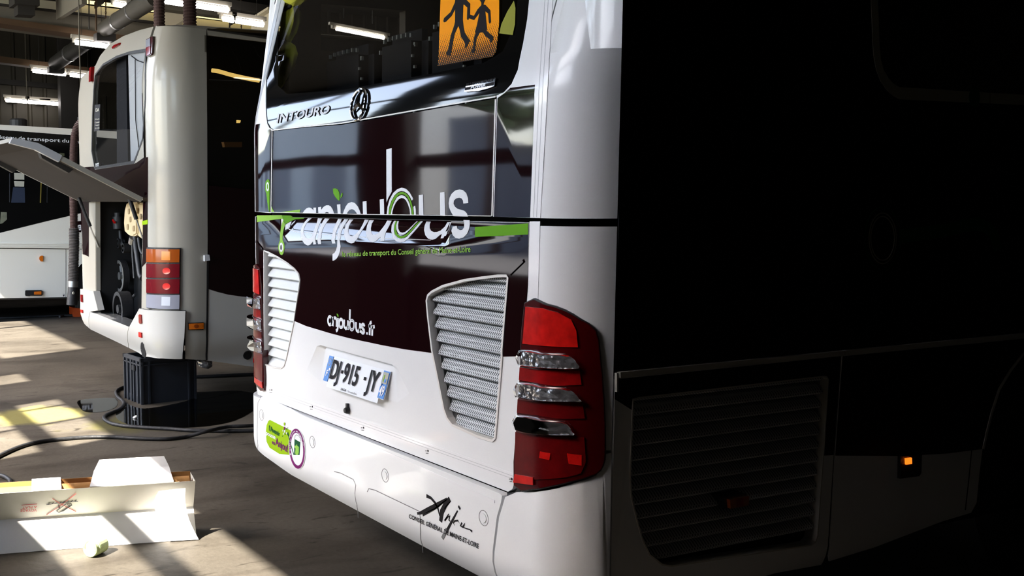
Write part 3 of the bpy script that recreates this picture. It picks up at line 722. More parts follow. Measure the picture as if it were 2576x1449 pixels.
p1('reflective_tape', TAPE, [(1333.5, 557), (1328.5, 758), (1353.5, 764), (1359.5, 557)], h=.0015, t=.001)
for f in (.33, .62):
    stroke(B1, 'tape_seam', TAPEG, rt, [(1362+29*f, 0), (1347+32*f, 213), (1334.5+26*f, 546)], .0022, h=.002)
lt = p1('reflective_tape', TAPE, [(-5.06, z_gt), (SL_-.012, z_gt), (SL_-.012, 1.45), (-5.06, 1.45)], px=False, h=.0015, t=.001)
p1('reflective_tape', TAPE, [(-5.06, -.30), (SL_-.012, -.30), (SL_-.012, z_gb), (-5.06, z_gb)], px=False, h=.0015, t=.001)
for d in (.025, .045):
    p1('tape_seam', TAPEG, [(-5.06+d, z_gt), (-5.06+d+.003, z_gt), (-5.06+d+.003, 1.45), (-5.06+d, 1.45)], parent=lt, px=False, h=.002, t=.001)
# ---- bumper
sm = U(1246, 1449)[0]
bp = p1('bumper', WHITE, [(-5.25, -.992), (-5.25, -1.22), (-5.05, -1.25), (-4.9, -1.285), (-4.64, -1.325), (-3.44, -1.35), (sm, -1.355)] + B1.P([(1251, 1300), (1262, 1262), (1264, 1247)], close=False) + [(-2.93, -.992)], px=False, h=.002, t=.03)
cb = p1('corner_bumper', WHITE, B1.P([(1257, 1300), (1268, 1264), (1272, 1250), (1300, 1238), (1345, 1238), (1400, 1229), (1450, 1213), (1500, 1196), (1516, 1170), (1521, 1142)], close=False)[::-1] + [(sm+.008, -1.355), (SE, -1.36), (SE, zB-.004)][:1] + [(SE, -1.36), (SE, zB-.004)], px=False, h=.002, t=.03)
p1('bumper_gap', BLACK, B1.P([(1268, 1238), (1290, 1238), (1299, 1222), (1308, 1224), (1300, 1238), (1270, 1249)], close=False), px=False, h=-.01, t=0)
for pts in ([(842, 1186), (858, 1190), (890, 1206), (896, 1220), (899, 1270), (902, 1302)], [(925, 1237), (929, 1229), (945, 1233), (1056, 1286), (1060, 1310), (1059, 1340), (1064, 1372), (1065, 1390)], [(657, 993), (655, 1004), (650, 1012), (648, 1080), (650, 1120), (656, 1150)]):
    stroke(B1, 'seam', SEAMG, bp, pts, .0032, h=.0028)
stroke(B1, 'crease', TAPE, bp, [(660, 1000), (760, 1046), (1000, 1150), (1246, 1262)], .010, h=.0035)
for u, v in ((659, 1044), (787, 1112), (970, 1196), (1218, 1303)):
    panel(B1, 'parking_sensor', WHITE, bp, circ(B1, u, v, .016, 20), (), .0042, .002, px=False)
    ring(B1, 'seam', SEAMG, bp, u, v, .0275, .0255, h=.0028)
# stickers on the bumper
F_ = Z(660, 1040, 9.057)
def sticker(name, material, pts, h, parent=bp): return p1(name, material, F_(pts), parent=parent, h=h, t=.0008)
st = sticker('sticker', PWHITE, [(185, 132), (700, 392), (640, 560), (615, 700), (640, 960), (395, 935), (170, 795), (98, 645), (78, 430), (98, 265), (142, 160)], .0030)
sticker('sticker_field', LIME, [(185, 145), (690, 400), (645, 560), (622, 700), (645, 945), (400, 920), (180, 780), (110, 640), (92, 430), (110, 270), (150, 170)], .0036, st)
E1, E2, E3 = ell(806, 802, 190, 470, 36, tilt=.06), ell(806, 802, 178, 457, 36, tilt=.06), ell(808, 812, 140, 372, 36, tilt=.06)
sticker('sticker_disc', PWHITE, E1, .0040, st)
panel(B1, 'sticker_ring', PURPLE, st, F_(E2), [F_(E3)], .0046, .0008)
sticker('map_field', DGREEN, [(752, 580), (885, 655), (866, 945), (742, 945)], .0046, st)
sticker('map', GREENL, [(810, 690), (820, 740), (855, 760), (852, 900), (830, 942), (785, 940), (770, 900), (780, 800), (757, 770), (758, 735), (790, 730)], .0052, st)
stroke(B1, 'bucket_handle', SEAMG, st, F_([(752, 580), (765, 510), (800, 485), (850, 510), (885, 570), (895, 640)]), .002, h=.0052)
stroke(B1, 'stem', DGREEN, st, F_([(610, 480), (660, 680), (738, 940)]), .005, h=.0056)
sticker('leaf', DGREEN, [(610, 420), (615, 470), (640, 520), (600, 500), (585, 460)], .0056, st)
for (x, y, rx, ry, m_) in ((522, 238, 15, 36, LIME), (526, 340, 17, 40, PURPLE), (530, 395, 14, 45, PWHITE), (490, 390, 9, 22, PWHITE), (502, 460, 9, 25, PWHITE), (576, 350, 9, 20, DGREEN), (601, 326, 6, 12, PURPLE), (572, 450, 9, 25, PWHITE), (545, 470, 8, 15, DGREEN), (482, 515, 9, 12, DGREEN)):
    sticker('dot', m_, ell(x, y, rx, ry, 12), .0054, st)
def ft(s, mt, a, c, h0, h1, bold=.02, par=st): return text(B1, 'lettering', mt, par, s, F_([a])[0], F_([c])[0], (0, -h0/9.057), (0, -h1/9.057), bold, h=.0056)
ft("l'Avenir", DGREEN, (172, 385), (425, 525), 120, 110); ft('pousse', PWHITE, (108, 480), (322, 590), 95, 95)
ft('en', PURPLE, (240, 685), (305, 722), 95, 95); ft('Anjou!', PURPLE, (318, 715), (600, 885), 175, 170)
for i, ch in enumerate('l avenir pousse en anjou.fr'):
    if ch == ' ': continue
    w_ = math.radians(200 - 185*i/26); w2 = w_ - math.radians(6)
    e = lambda w, r: F_([(807 + 159*math.cos(w)*r - .06*430*math.sin(w), 807 - 415*math.sin(w)*r)])[0]
    a, c = e(w_, .94), e(w2, .94); t2 = e(w_, 1.06)
    text(B1, 'lettering', PWHITE, st, ch, a, c, ((t2[0]-a[0])*.8, (t2[1]-a[1])*.8), ((t2[0]-a[0])*.8, (t2[1]-a[1])*.8), .02, h=.0054)
# signature and council name on the bumper
G_ = Z(1000, 1220, 6.328)
def sig(pts, w, mt=BLACKP): return stroke(B1, 'signature_stroke', mt, bp, smoothpx(G_(pts), 1), w, h=.0032)
sig([(470, 172), (540, 205), (610, 285), (655, 380), (680, 490)], [.014, .011, .010, .008, .005])
sig([(352, 452), (480, 400), (640, 322), (795, 212)], [.010, .018, .020, .006]); sig([(412, 482), (600, 380), (795, 232)], [.008, .006, .005]); sig([(325, 455), (345, 447)], .010)
sig([(842, 222), (770, 315), (715, 425), (695, 582)], [.020, .022, .024, .018]); sig([(852, 258), (790, 330), (760, 380)], .004)
sig([(825, 458), (790, 520), (760, 568)], [.003, .006, .007]); sig([(762, 565), (810, 500), (842, 490), (828, 560), (848, 572)], .0065)
sig([(965, 410), (880, 570), (790, 735)], [.006, .010, .012]); sig([(1000, 345), (987, 372)], .014)
sig([(790, 700), (750, 790), (722, 850)], [.012, .014, .012], SEAMG)
sig([(975, 565), (925, 568), (898, 600), (920, 632), (965, 635), (988, 605), (970, 570)], .0065)
sig([(1035, 600), (1012, 650), (1045, 668), (1082, 618), (1062, 676), (1110, 695), (1160, 708), (1198, 740)], [.007, .008, .007, .007, .006, .004, .004, .008])
text(B1, 'lettering', BLACKP, bp, 'CONSEIL GÉNÉRAL DE MAINE-ET-LOIRE', G_([(190, 522)])[0], G_([(1302, 1012)])[0], (.8, -10), (.8, -12), .022, h=.0032)

# ---- tail lamps (the left one is the mirrored right one)
TLP = [(1327, 763), (1376, 766), (1422, 781), (1461, 804), (1497, 831), (1507, 893), (1516, 1009), (1519, 1129), (1514, 1168), (1496, 1190), (1446, 1206), (1388, 1221), (1345, 1229), (1300, 1219), (1306, 1087), (1316, 932)]
SEG = [(REDB, [(1332, 771), (1372, 775), (1408, 785), (1440, 803), (1452, 830), (1456, 872), (1390, 870), (1324, 864)], .016),
       (REDL, [(1317, 923), (1380, 930), (1460, 930), (1464, 966), (1400, 969), (1315, 955)], .016),
       (REDM, [(1312, 1003), (1380, 1012), (1466, 1010), (1472, 1050), (1420, 1052), (1310, 1037)], .016),
       (REDM, [(1306, 1085), (1380, 1096), (1470, 1097), (1474, 1160), (1462, 1188), (1430, 1198), (1356, 1205), (1304, 1190)], .016),
       (REDB, [(1306, 1191), (1352, 1199), (1352, 1219), (1302, 1212)], .019),
       (REDB, [(1368, 1134), (1392, 1138), (1390, 1155), (1366, 1150)], .018), (REDB, [(1430, 1138), (1464, 1142), (1464, 1168), (1434, 1164)], .018)]
CLR3 = [[(1322, 879), (1376, 886), (1425, 888), (1445, 895), (1457, 910), (1460, 926), (1400, 926), (1320, 918)],
        [(1317, 960), (1376, 970), (1425, 973), (1449, 982), (1462, 1000), (1464, 1008), (1376, 1008), (1313, 998)],
        [(1313, 1042), (1376, 1053), (1420, 1057), (1438, 1066), (1446, 1082), (1448, 1092), (1376, 1092), (1309, 1080)]]
for mir in (False, True):
    f_ = (lambda q: B1.mirror(B1.P(q))) if mir else (lambda q: B1.P(q))
    tl_ = p1('tail_lamp', REDD, f_(smoothpx(TLP, 2)), px=False, h=.012, t=.03)
    if not mir:
        A_, B_ = stroke_sz(f_(smoothpx(TLP, 2)), .008, True)
        if ar(A_) < ar(B_): A_, B_ = B_, A_
        panel(B1, 'lamp_rubber', BLACK, tl_, A_, [B_], .010, .02, px=False)
    for m_, q, h in SEG: p1('red_lens', m_, f_(q), parent=tl_, px=False, h=h, t=.006)
    for q in CLR3:
        p1('reflector', CLEARF, f_(q), parent=tl_, px=False, h=.016, t=.004)
        o_ = f_(smoothpx(q, 2)); cs = sum(p[0] for p in o_)/len(o_); cz = sum(p[1] for p in o_)/len(o_)
        L = []
        for kx, hh in ((1., .016), (.97, .030), (.86, .036)):
            L.append([B1.pos(cs+(s-cs)*kx, cz+(z-cz)*kx, hh if not mir else hh*1.35) for s, z in o_])
        n = len(o_); vs = L[0]+L[1]+L[2]
        fs = [(r*n+i, r*n+(i+1) % n, (r+1)*n+(i+1) % n, (r+1)*n+i) for r in (0, 1) for i in range(n)] + [tuple(range(2*n, 3*n))]
        obj('clear_lens', vs, fs, CLEAR, tl_, smooth=30)

# ---- lettering of the rear: the big word mark
A6, B5, C6 = Z(750, 460, 6.9), Z(950, 360, 5.572), Z(640, 440, 6.9)
def w(pts, holes=(), mt=PWHITE, f=A6, h=.0024, par=None): return panel(B1, 'letter', mt, par, f(pts), [f(q) for q in holes], h, .001)
def up(*a, **k): k['par'] = uh; k.setdefault('h', .0012); return w(*a, **k)
def lo(*a, **k): k['par'] = lh; return w(*a, **k)
up([(80, 526), (110, 480), (150, 442), (190, 428), (225, 436), (255, 462), (270, 487), (268, 432), (315, 428), (315, 530)])
up([(350, 424), (402, 415), (405, 470), (440, 420), (490, 390), (530, 388), (570, 410), (600, 455), (620, 505), (624, 535), (545, 535), (530, 515), (500, 505), (475, 515), (460, 533), (355, 532)])
up([(678, 378), (738, 370), (742, 540), (692, 539)])
up([(780, 542), (800, 480), (830, 410), (870, 355), (930, 332), (990, 350), (1040, 410), (1070, 480), (1090, 547), (1030, 547), (1010, 510), (975, 468), (935, 455), (895, 470), (865, 505), (850, 543)])
up([(1125, 325), (1190, 318), (1195, 548), (1130, 548)]); up([(1420, 290), (1492, 280), (1497, 552), (1428, 551)])
up([(125, 88), (200, 72), (200, 680), (150, 770), (127, 832)], f=B5)
up([(130, 1006), (140, 900), (170, 790), (220, 700), (280, 645), (340, 625), (400, 640), (450, 690), (490, 760), (501, 785), (481, 805), (455, 750), (420, 705), (380, 680), (335, 672), (290, 685), (240, 730), (195, 810), (165, 900), (155, 1006)], f=B5)
up([(160, 1006), (170, 900), (205, 800), (250, 730), (300, 692), (345, 683), (390, 695), (435, 740), (470, 810), (495, 900), (508, 1010), (487, 1010), (475, 910), (450, 820), (415, 755), (375, 722), (340, 715), (300, 727), (255, 775), (215, 850), (190, 940), (182, 1006)], mt=GREEN, f=B5)
up([(186, 1006), (200, 920), (230, 840), (270, 765), (310, 737), (340, 730), (380, 742), (420, 785), (450, 850), (472, 940), (480, 1010), (460, 1010), (452, 930), (430, 860), (400, 800), (370, 775), (335, 768), (300, 785), (260, 830), (230, 890), (210, 960), (205, 1006)], f=B5)
up([(505, 895), (528, 875), (538, 930), (540, 1012), (515, 1011)], f=B5)
up([(580, 730), (640, 720), (645, 1016), (582, 1014)], f=B5); up([(878, 692), (942, 685), (948, 1022), (880, 1020)], f=B5)
up([(1275, 840), (1270, 770), (1245, 700), (1200, 660), (1150, 650), (1090, 665), (1040, 710), (1010, 770), (1000, 840), (1005, 900), (1030, 960), (1066, 1024), (1268, 1030), (1255, 985), (1220, 950), (1170, 935), (1120, 920), (1085, 890), (1068, 850), (1075, 805), (1105, 775), (1145, 765), (1180, 775), (1200, 805), (1205, 848)], f=B5)
up([(605, 98), (650, 95), (690, 115), (718, 170), (725, 240), (722, 310), (690, 295), (645, 240), (615, 180)], mt=GREEN); up([(770, 172), (775, 200), (768, 235), (745, 262), (738, 265), (742, 215), (755, 185)], mt=GREEN)
lo([(180, 612), (120, 680), (70, 760), (45, 850), (55, 920), (85, 1010), (120, 1060), (175, 1088), (220, 1070), (255, 1030), (268, 1010), (270, 1070), (318, 1065), (325, 880), (350, 790), (390, 690), (428, 616), (350, 614), (335, 680), (305, 760), (265, 860), (240, 930), (210, 965), (175, 972), (140, 950), (110, 900), (98, 850), (110, 780), (150, 700), (200, 650), (244, 612)])
lo([(472, 616), (553, 619), (500, 685), (450, 770), (415, 860), (408, 950), (405, 1063), (355, 1065), (358, 900), (375, 810), (410, 720), (445, 655)])
lo([(702, 624), (766, 626), (735, 700), (690, 790), (660, 870), (655, 950), (655, 1050), (600, 1053), (600, 900), (620, 800), (660, 720)])
lo([(812, 628), (878, 631), (830, 702), (780, 790), (750, 870), (742, 950), (745, 1100), (735, 1180), (710, 1260), (670, 1320), (625, 1350), (605, 1352), (605, 1235), (640, 1215), (665, 1170), (685, 1100), (690, 1000), (690, 900), (710, 810), (750, 720)])
lo([(898, 633), (840, 720), (805, 830), (805, 920), (830, 980), (870, 1030), (930, 1050), (980, 1035), (1030, 975), (1070, 900), (1120, 820), (1180, 730), (1232, 642), (1165, 638), (1130, 720), (1080, 810), (1020, 880), (970, 920), (930, 928), (895, 905), (875, 850), (885, 760), (920, 690), (966, 636)])
lo([(1245, 646), (1205, 740), (1185, 840), (1190, 900), (1215, 970), (1260, 1020), (1310, 1032), (1360, 1010), (1410, 960), (1440, 935), (1435, 1010), (1503, 1005), (1505, 940), (1530, 850), (1587, 750), (1632, 656), (1555, 653), (1520, 720), (1460, 800), (1400, 870), (1340, 905), (1300, 900), (1275, 860), (1268, 790), (1285, 710), (1322, 648)])
lo([(238, 1088), (205, 1150), (198, 1230), (215, 1310), (260, 1370), (325, 1393), (380, 1380), (440, 1330), (510, 1250), (580, 1170), (642, 1095), (612, 1094), (560, 1155), (490, 1235), (420, 1312), (370, 1342), (325, 1350), (280, 1332), (245, 1282), (232, 1210), (240, 1150), (262, 1088)], f=B5)
lo([(264, 1088), (242, 1150), (236, 1210), (251, 1280), (285, 1322), (330, 1337), (375, 1327), (430, 1292), (500, 1212), (560, 1145), (605, 1096), (590, 1096), (530, 1152), (470, 1222), (410, 1277), (360, 1301), (320, 1300), (285, 1275), (263, 1220), (263, 1150), (280, 1090)], mt=GREEN, f=B5)
lo([(285, 1090), (268, 1150), (270, 1210), (290, 1255), (325, 1285), (365, 1285), (410, 1260), (470, 1202), (530, 1134), (572, 1095), (555, 1095), (500, 1149), (440, 1209), (390, 1247), (350, 1256), (315, 1242), (295, 1200), (293, 1140), (305, 1090)], f=B5)
lo([(690, 1098), (665, 1160), (658, 1220), (675, 1290), (715, 1340), (770, 1355), (820, 1340), (870, 1295), (910, 1270), (890, 1335), (955, 1332), (985, 1240), (1046, 1110), (985, 1108), (950, 1170), (890, 1225), (840, 1245), (795, 1248), (755, 1230), (735, 1190), (735, 1140), (752, 1101)], f=B5)
lo([(1210, 1078), (1222, 1120), (1220, 1180), (1195, 1215), (1160, 1220), (1125, 1200), (1115, 1160), (1060, 1170), (1042, 1230), (1060, 1290), (1100, 1330), (1150, 1340), (1210, 1320), (1260, 1270), (1290, 1200), (1300, 1130), (1296, 1080)], f=B5)
# green swoosh
up([(287, 500), (320, 600), (352, 652), (287, 650)], mt=GREENL, f=C6); up([(430, 652), (600, 628), (803, 600), (785, 657)], mt=GREENL, f=C6)
rs = [c for c in T1.children if c.name.startswith('maroon_stripe')][0]
w([(240, 72), (262, 90), (270, 130), (270, 650), (255, 622), (235, 500), (215, 330), (195, 260), (195, 180), (205, 110)], mt=GREEN, f=C6, par=T1)
w(ell(238, 205, 26, 78), [ell(238, 203, 13, 46)], f=C6, par=T1, h=.0034)
lo([(50, 702), (480, 697), (505, 760), (50, 820)], mt=GREENL, f=C6); lo([(485, 702), (640, 704), (680, 737), (880, 743), (860, 762), (720, 770), (620, 810), (550, 855), (510, 780)], mt=GREEN, f=C6, h=.003)
lo([(505, 790), (545, 858), (515, 940), (497, 1060), (497, 1130), (525, 1200), (530, 1270), (510, 1360), (485, 1392), (455, 1380), (430, 1320), (420, 1250), (430, 1190), (450, 1140), (452, 1040), (470, 900)], mt=GREENL, f=C6)
lo(ell(475, 1257, 33, 82), [ell(475, 1257, 18, 48)], f=C6, h=.0034); lo(ell(475, 1257, 18, 48), mt=MAROON, f=C6, h=.0034)
lo([(1196, 571), (1330, 562), (1329.5, 590), (1196, 596)], mt=GREEN, f=lambda q: q)
text(B1, 'lettering', GREENL, lh, 'le réseau de transport du Conseil général de Maine-et-Loire', (862, 645.5), (1185, 634), (0, -12.5), (0, -15.5), .012, h=.0026)
# small web address
D16 = Z(810, 770, 16.1)
def sm_(pts, closed=False, wd=.0135, mt=PWHITE): return stroke(B1, 'letter', mt, lh, D16(pts), wd, h=.0026, closed=closed)
for cx, cy in ((338, 590), (790, 700)): sm_(ell(cx, cy, 76, 168, 24), True)
for q in ([(418, 430), (408, 790)], [(474, 440), (463, 810)], [(470, 560), (500, 490), (542, 470), (590, 510), (612, 600), (606, 840)], [(668, 485), (665, 850), (650, 930), (622, 985), (585, 1005)],
          [(922, 545), (918, 740), (932, 850), (985, 915), (1030, 890), (1062, 800)], [(1074, 580), (1064, 955)], [(1155, 130), (1143, 560)], [(1399, 650), (1394, 850), (1418, 980), (1475, 1035), (1520, 1000), (1550, 900)],
          [(1563, 690), (1552, 1075)], [(1738, 830), (1715, 750), (1672, 733), (1625, 775), (1625, 850), (1672, 910), (1720, 970), (1730, 1040), (1700, 1090), (1660, 1092), (1620, 1050), (1610, 985)],
          [(2028, 650), (1985, 665), (1962, 740), (1948, 1175)], [(1905, 790), (2020, 825)], [(2062, 800), (2050, 1200)], [(2062, 930), (2090, 840), (2152, 828)]): sm_(q)
sm_(ell(1228, 770, 105, 232, 28), True, .0045); sm_(ell(1228, 765, 74, 160, 28), True, .0055)
panel(B1, 'letter', PWHITE, lh, D16([(1818, 1050), (1870, 1062), (1866, 1160), (1812, 1148)]), (), .0026, .001)
panel(B1, 'letter', GREEN, lh, D16([(615, 300), (660, 325), (690, 385), (685, 445), (650, 420), (625, 370)]), (), .0026, .001)
# ---- star, badges and school sign on the rear window
s_, z_ = U(904.5, 262); k = .92
mb = MB(); R_ = .062
mb.tube([B1.pos(s_ + R_*k*math.cos(a), z_ + R_*math.sin(a), .006) for a in [2*math.pi*i/36 for i in range(37)]], .0065, 8, cap=False)
for a in (90, 210, 330):
    a = math.radians(a); cs, sn = math.cos(a), math.sin(a); P_ = lambda r, o, h: B1.pos(s_ + (r*cs - o*sn)*k, z_ + r*sn + o*cs, h)
    mb.add([P_(0, .011, .006), P_(R_, .0015, .006), P_(R_, -.0015, .006), P_(0, -.011, .006), P_(0, 0, .016), P_(R_, 0, .010)], [(0, 4, 5, 1), (4, 3, 2, 5), (1, 5, 2)])
mb.build('star_emblem', CHROME, gl, smooth=30)
text(B1, 'lettering', FROST, gl, 'INTOURO', (695, 309.3), (828, 284), (2.2, -22.5), (2.2, -21.5), .02, h=.001, shear=.12)
K5 = Z(860, 50, 5.152)
bd = panel(B1, 'badge', CHROME, gl, K5([(1620, 862), (2006, 750), (1984, 858), (1900, 890), (1780, 920), (1600, 932)]), (), .004, .004)
panel(B1, 'badge_field', BLACKP, bd, K5([(1612, 876), (1990, 806), (1976, 848), (1608, 916)]), (), .0048, .0006)
text(B1, 'lettering', BLACKP, bd, 'BLUEEFFICIENCY', K5([(1622, 858)])[0], K5([(1985, 790)])[0], (.6, -6.3), (.6, -6.3), .03, .2, h=.0052)
text(B1, 'lettering', PWHITE, bd, 'POWER', K5([(1685, 897)])[0], K5([(1880, 862)])[0], (.6, -7.2), (.6, -7.2), .045, .15, h=.0056)
sg = panel(B1, 'school_sign', ORSIGN, gl, [(1113, -130), (1257, -148), (1256, 60), (1249, 128), (1240, 142), (1102, 166), (1104, 140)], (), .001, .001)
sg['label'] = 'orange reflective sign with two black children walking hand in hand'
J8 = Z(1090, 0, 8.522)
panel(B1, 'child_figure', BLACKP, sg, J8([(490, -40), (470, 60), (380, 260), (240, 390), (225, 450), (240, 480), (280, 465), (400, 340), (480, 190), (475, 470), (460, 540), (385, 760), (330, 1060), (290, 1120), (285, 1190), (375, 1195), (390, 1130), (440, 850), (470, 720), (545, 550), (570, 620), (605, 790), (690, 930), (685, 1010), (705, 1035), (735, 1000), (770, 910), (800, 880), (680, 700), (655, 560), (640, 420), (650, 100), (665, 95), (740, 165), (730, 400), (745, 430), (765, 420), (768, 395), (795, 310), (800, 80), (720, 0), (700, -40)]), (), .0022, .001)
panel(B1, 'child_figure', BLACKP, sg, J8([(775, 395), (880, 430), (1000, 270), (950, 520), (905, 690), (915, 710), (880, 820), (860, 1040), (820, 1080), (820, 1125), (885, 1130), (905, 1050), (930, 840), (1000, 700), (1070, 690), (1120, 770), (1225, 850), (1230, 890), (1255, 915), (1280, 860), (1305, 790), (1150, 660), (1160, 610), (1120, 240), (1185, 290), (1200, 480), (1220, 510), (1245, 470), (1230, 220), (1130, 110), (1080, 95), (1100, 40), (1120, 0), (1110, -60), (1060, -90), (1015, -60), (1005, 0), (1040, 60), (1040, 110), (960, 200), (880, 340), (795, 315)]), (), .0022, .001)
for u, v in ((1155, -18),): panel(B1, 'child_figure', BLACKP, sg, ell(u, v, 9, 18), (), .0022, .001)
panel(B1, 'curtain_edge', CURTR, gl, [(1293, 2), (1297, 20), (1296, 60), (1290, 88), (1256, 84), (1262, 60), (1276, 30)], (), .0008, .0006)
# ---- inside the cabin: curtain and seat row behind the rear window
def loft(name, material, parent, secs, y, n=14):
    vs = []; fs = []
    for j, (u, v, r) in enumerate(secs):
        c = on(u, v, 1, y); rad = (on(u+r, v, 1, y) - on(u-r, v, 1, y)).x/2
        for k in range(n):
            a = 2*math.pi*k/n; f = rad*(1 + .18*math.cos(5*a + j*.4)); vs.append(c + Vector((f*math.cos(a), f*.5*math.sin(a), 0)))
    for j in range(len(secs)-1):
        for k in range(n): fs.append((j*n+k, j*n+(k+1) % n, (j+1)*n+(k+1) % n, (j+1)*n+k))
    return obj(name, vs, fs, material, parent, smooth=60)
cu = loft('curtain', CURTM, T1, [(752, -260, 22), (748, -100, 24), (742, -30, 26), (740, 0, 24), (733, 12, 16), (731, 22, 12), (731, 34, 15), (730, 60, 16), (724, 85, 15), (721, 100, 10), (722, 108, 6), (724, 118, 12), (720, 140, 19), (716, 165, 19), (709, 190, 16), (703, 210, 9), (698, 228, 3)], 2.40)
for v, u, r in ((24, 731, 14), (106, 721, 8)):
    c = on(u, v, 1, 2.40); MB().tube([c + Vector((r*.0034*math.cos(a), r*.0024*math.sin(a), .01*math.cos(a))) for a in [2*math.pi*i/16 for i in range(17)]], .010, 8, cap=False).build('curtain_tie', VOID, cu)
STUD = mat('pale_seat_studs', (.42, .44, .42), .6)
for u0, u1, vt in ((960, 1066, 80), (822, 930, 119), (733, 806, 151), (1085, 1200, 40)):
    a, c = on(u0, vt+40, 1, 2.66), on(u1, vt+20, 1, 2.66); zt = on((u0+u1)/2, vt, 1, 2.66).z; w_ = c.x-a.x
    bm = bmesh.new(); bmesh.ops.create_cube(bm, size=1, matrix=Matrix.Translation(((a.x+c.x)/2, 2.70, (zt+1.95)/2)) @ Matrix.Diagonal((w_, .14, zt-1.95, 1)))
    bmesh.ops.bevel(bm, geom=bm.edges[:], offset=.055, segments=4, affect='EDGES')
    st_ = obj('seat_back', [v.co.copy() for v in bm.verts], [tuple(v.index for v in f.verts) for f in bm.faces], SEATM, T1, smooth=60); bm.free()
    mb = MB()
    for i in range(9):
        t = -1 + 2*i/8; x = (a.x+c.x)/2 + t*w_*.42; z = zt - .004 - max(0, abs(t)-.62)**2*.35
        mb.box((x-.006, 2.632, z-.03), (x+.004, 2.645, z-.012))
    for i in range(8):
        z = zt-.08-i*.05; mb.box((c.x-.025-(i % 2)*.02, 2.622, z), (c.x-.013-(i % 2)*.02, 2.632, z+.012))
    mb.build('stud_pattern', STUD, st_)

# ---- right side of the coach (in deep shadow)
sEnd = 7.2; tz0, tz1 = U(1554, 935)[1], U(1554, 950)[1]
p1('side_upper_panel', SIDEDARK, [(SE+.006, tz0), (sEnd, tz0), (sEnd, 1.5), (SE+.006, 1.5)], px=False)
M4 = Z(2150, 0, 4.831)
wo = [(180, -260), (195, 0), (205, 200), (215, 500), (230, 700), (260, 850), (310, 980), (390, 1100), (470, 1170), (540, 1208), (1640, 1258)]
wi = [(1640, 1126), (540, 1058), (470, 1020), (410, 950), (350, 850), (315, 720), (300, 550), (290, 250), (280, 0), (265, -260)]
GREYW = mat('grey_white_line', (.40, .38, .28), .5)
p1('window_line', GREYW, M4(wo + wi), h=.001, t=.001); p1('window_line', GREYW, M4([(1648, 1258), (2300, 1290), (2300, 1165), (1648, 1127)]), h=.001, t=.001)
p1('side_window', SIDEGLASS, M4(wi[::-1] + [(2300, 1150), (2300, -260)]), h=.0012, t=.001)
p1('green_dot', DGREEN, M4(ell(1452, 1180, 66, 130, 20)), h=.0016, t=.0005)
TRIM = mat('pale_trim', (.56, .54, .48), .4, coat=.3)
p1('trim_strip', TRIM, [(1552.5, 935), (2116, 881.5), (2116.5, 893.5), (1553, 950)], h=.014, t=.014); p1('trim_strip', TRIM, [(2118, 881), (2640, 831), (2640, 843), (2118.5, 893)], h=.014, t=.014)
p1('trim_end', TRIM, [(1546, 938), (1550, 937), (1550, 985), (1546, 985)], h=.01, t=.01)
SG = [(1592, 1004), (1607, 1000.5), (2070, 947), (2078, 948), (2082, 954.6), (2070, 1146), (2055.6, 1346.6), (2051, 1362), (2040, 1371), (1688, 1423.7), (1666, 1420.5), (1634, 1396), (1616, 1360), (1603, 1315), (1587, 1248), (1584, 1194), (1588, 1100)]
sgs = B1.P(SG)
dr = p1('side_flap', WHITE, [(SE+.006, tz1-.004)] + B1.P([(2115, 895), (2097, 1150), (2083, 1360), (2077, 1398), (2066, 1421), (1950, 1442)], close=False) + [(-2.30, -1.37), (SE+.006, -1.37)], [sgs], px=False, t=.05)
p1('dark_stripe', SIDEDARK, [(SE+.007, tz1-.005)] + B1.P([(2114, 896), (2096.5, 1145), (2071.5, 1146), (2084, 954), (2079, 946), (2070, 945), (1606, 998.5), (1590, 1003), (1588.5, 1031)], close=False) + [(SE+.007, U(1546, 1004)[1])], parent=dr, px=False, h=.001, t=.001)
g_ = panel(B1, 'grille', VOID, T1, sgs, (), -.085, 0, px=False)
slats(B1, g_, sgs, U(2070, 959.8)[1], .0484, 12, MESHS, lm=.012, rm=.006, depth=.065, bulge=True)
A_, B_ = stroke_sz(sgs, .005, True)
if ar(A_) < ar(B_): A_, B_ = B_, A_
panel(B1, 'grille_rim', TRIM, dr, A_, [B_], .003, .03, px=False)
ARC = [(2600, 862), (2576, 885), (2539, 934), (2512, 979), (2492, 1042), (2480, 1091), (2472, 1129), (2464, 1191), (2457, 1264), (2443, 1290)]
d2 = p1('side_flap', WHITE, [(2119, 895), (2600, 848.5)] + ARC + [(2367, 1313), (2200, 1377), (2086, 1412), (2084, 1398), (2088, 1360), (2101, 1150)])
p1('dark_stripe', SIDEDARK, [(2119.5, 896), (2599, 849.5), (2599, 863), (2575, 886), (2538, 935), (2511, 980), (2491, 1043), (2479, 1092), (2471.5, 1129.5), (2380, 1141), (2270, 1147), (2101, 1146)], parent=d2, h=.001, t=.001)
stroke(B1, 'arch_lip', TRIM, d2, ARC[:7], .012, h=.004, t=.004)
stroke(B1, 'seam', BLACK, d2, [(2444, 1132), (2436, 1215), (2428, 1283)], .005, h=.0012)
ln = Z(1500, 800, 2.232)
hs = p1('marker_lamp', BLACK, ln([(1692, 772), (1812, 764), (1808, 868), (1796, 884), (1690, 898)]), parent=d2, h=.012, t=.012)
LIT = mat('lit_amber_lens', (.9, .25, .02), .2, emit=(1., .16, .01), es=1.1, var=.5, vscale=200)
p1('amber_lens', LIT, ln([(1714, 783), (1747, 779), (1748, 813), (1716, 818)]), parent=hs, h=.018, t=.006)
mk = p1('marker_lamp', BLACK, [(1811, 1249), (1868, 1239.5), (1866, 1268), (1814, 1277)], h=.018, t=.06)
p1('red_lens', AMBERD, [(1817, 1251), (1866, 1242), (1864.5, 1266), (1819, 1274)], parent=mk, h=.032, t=.014)
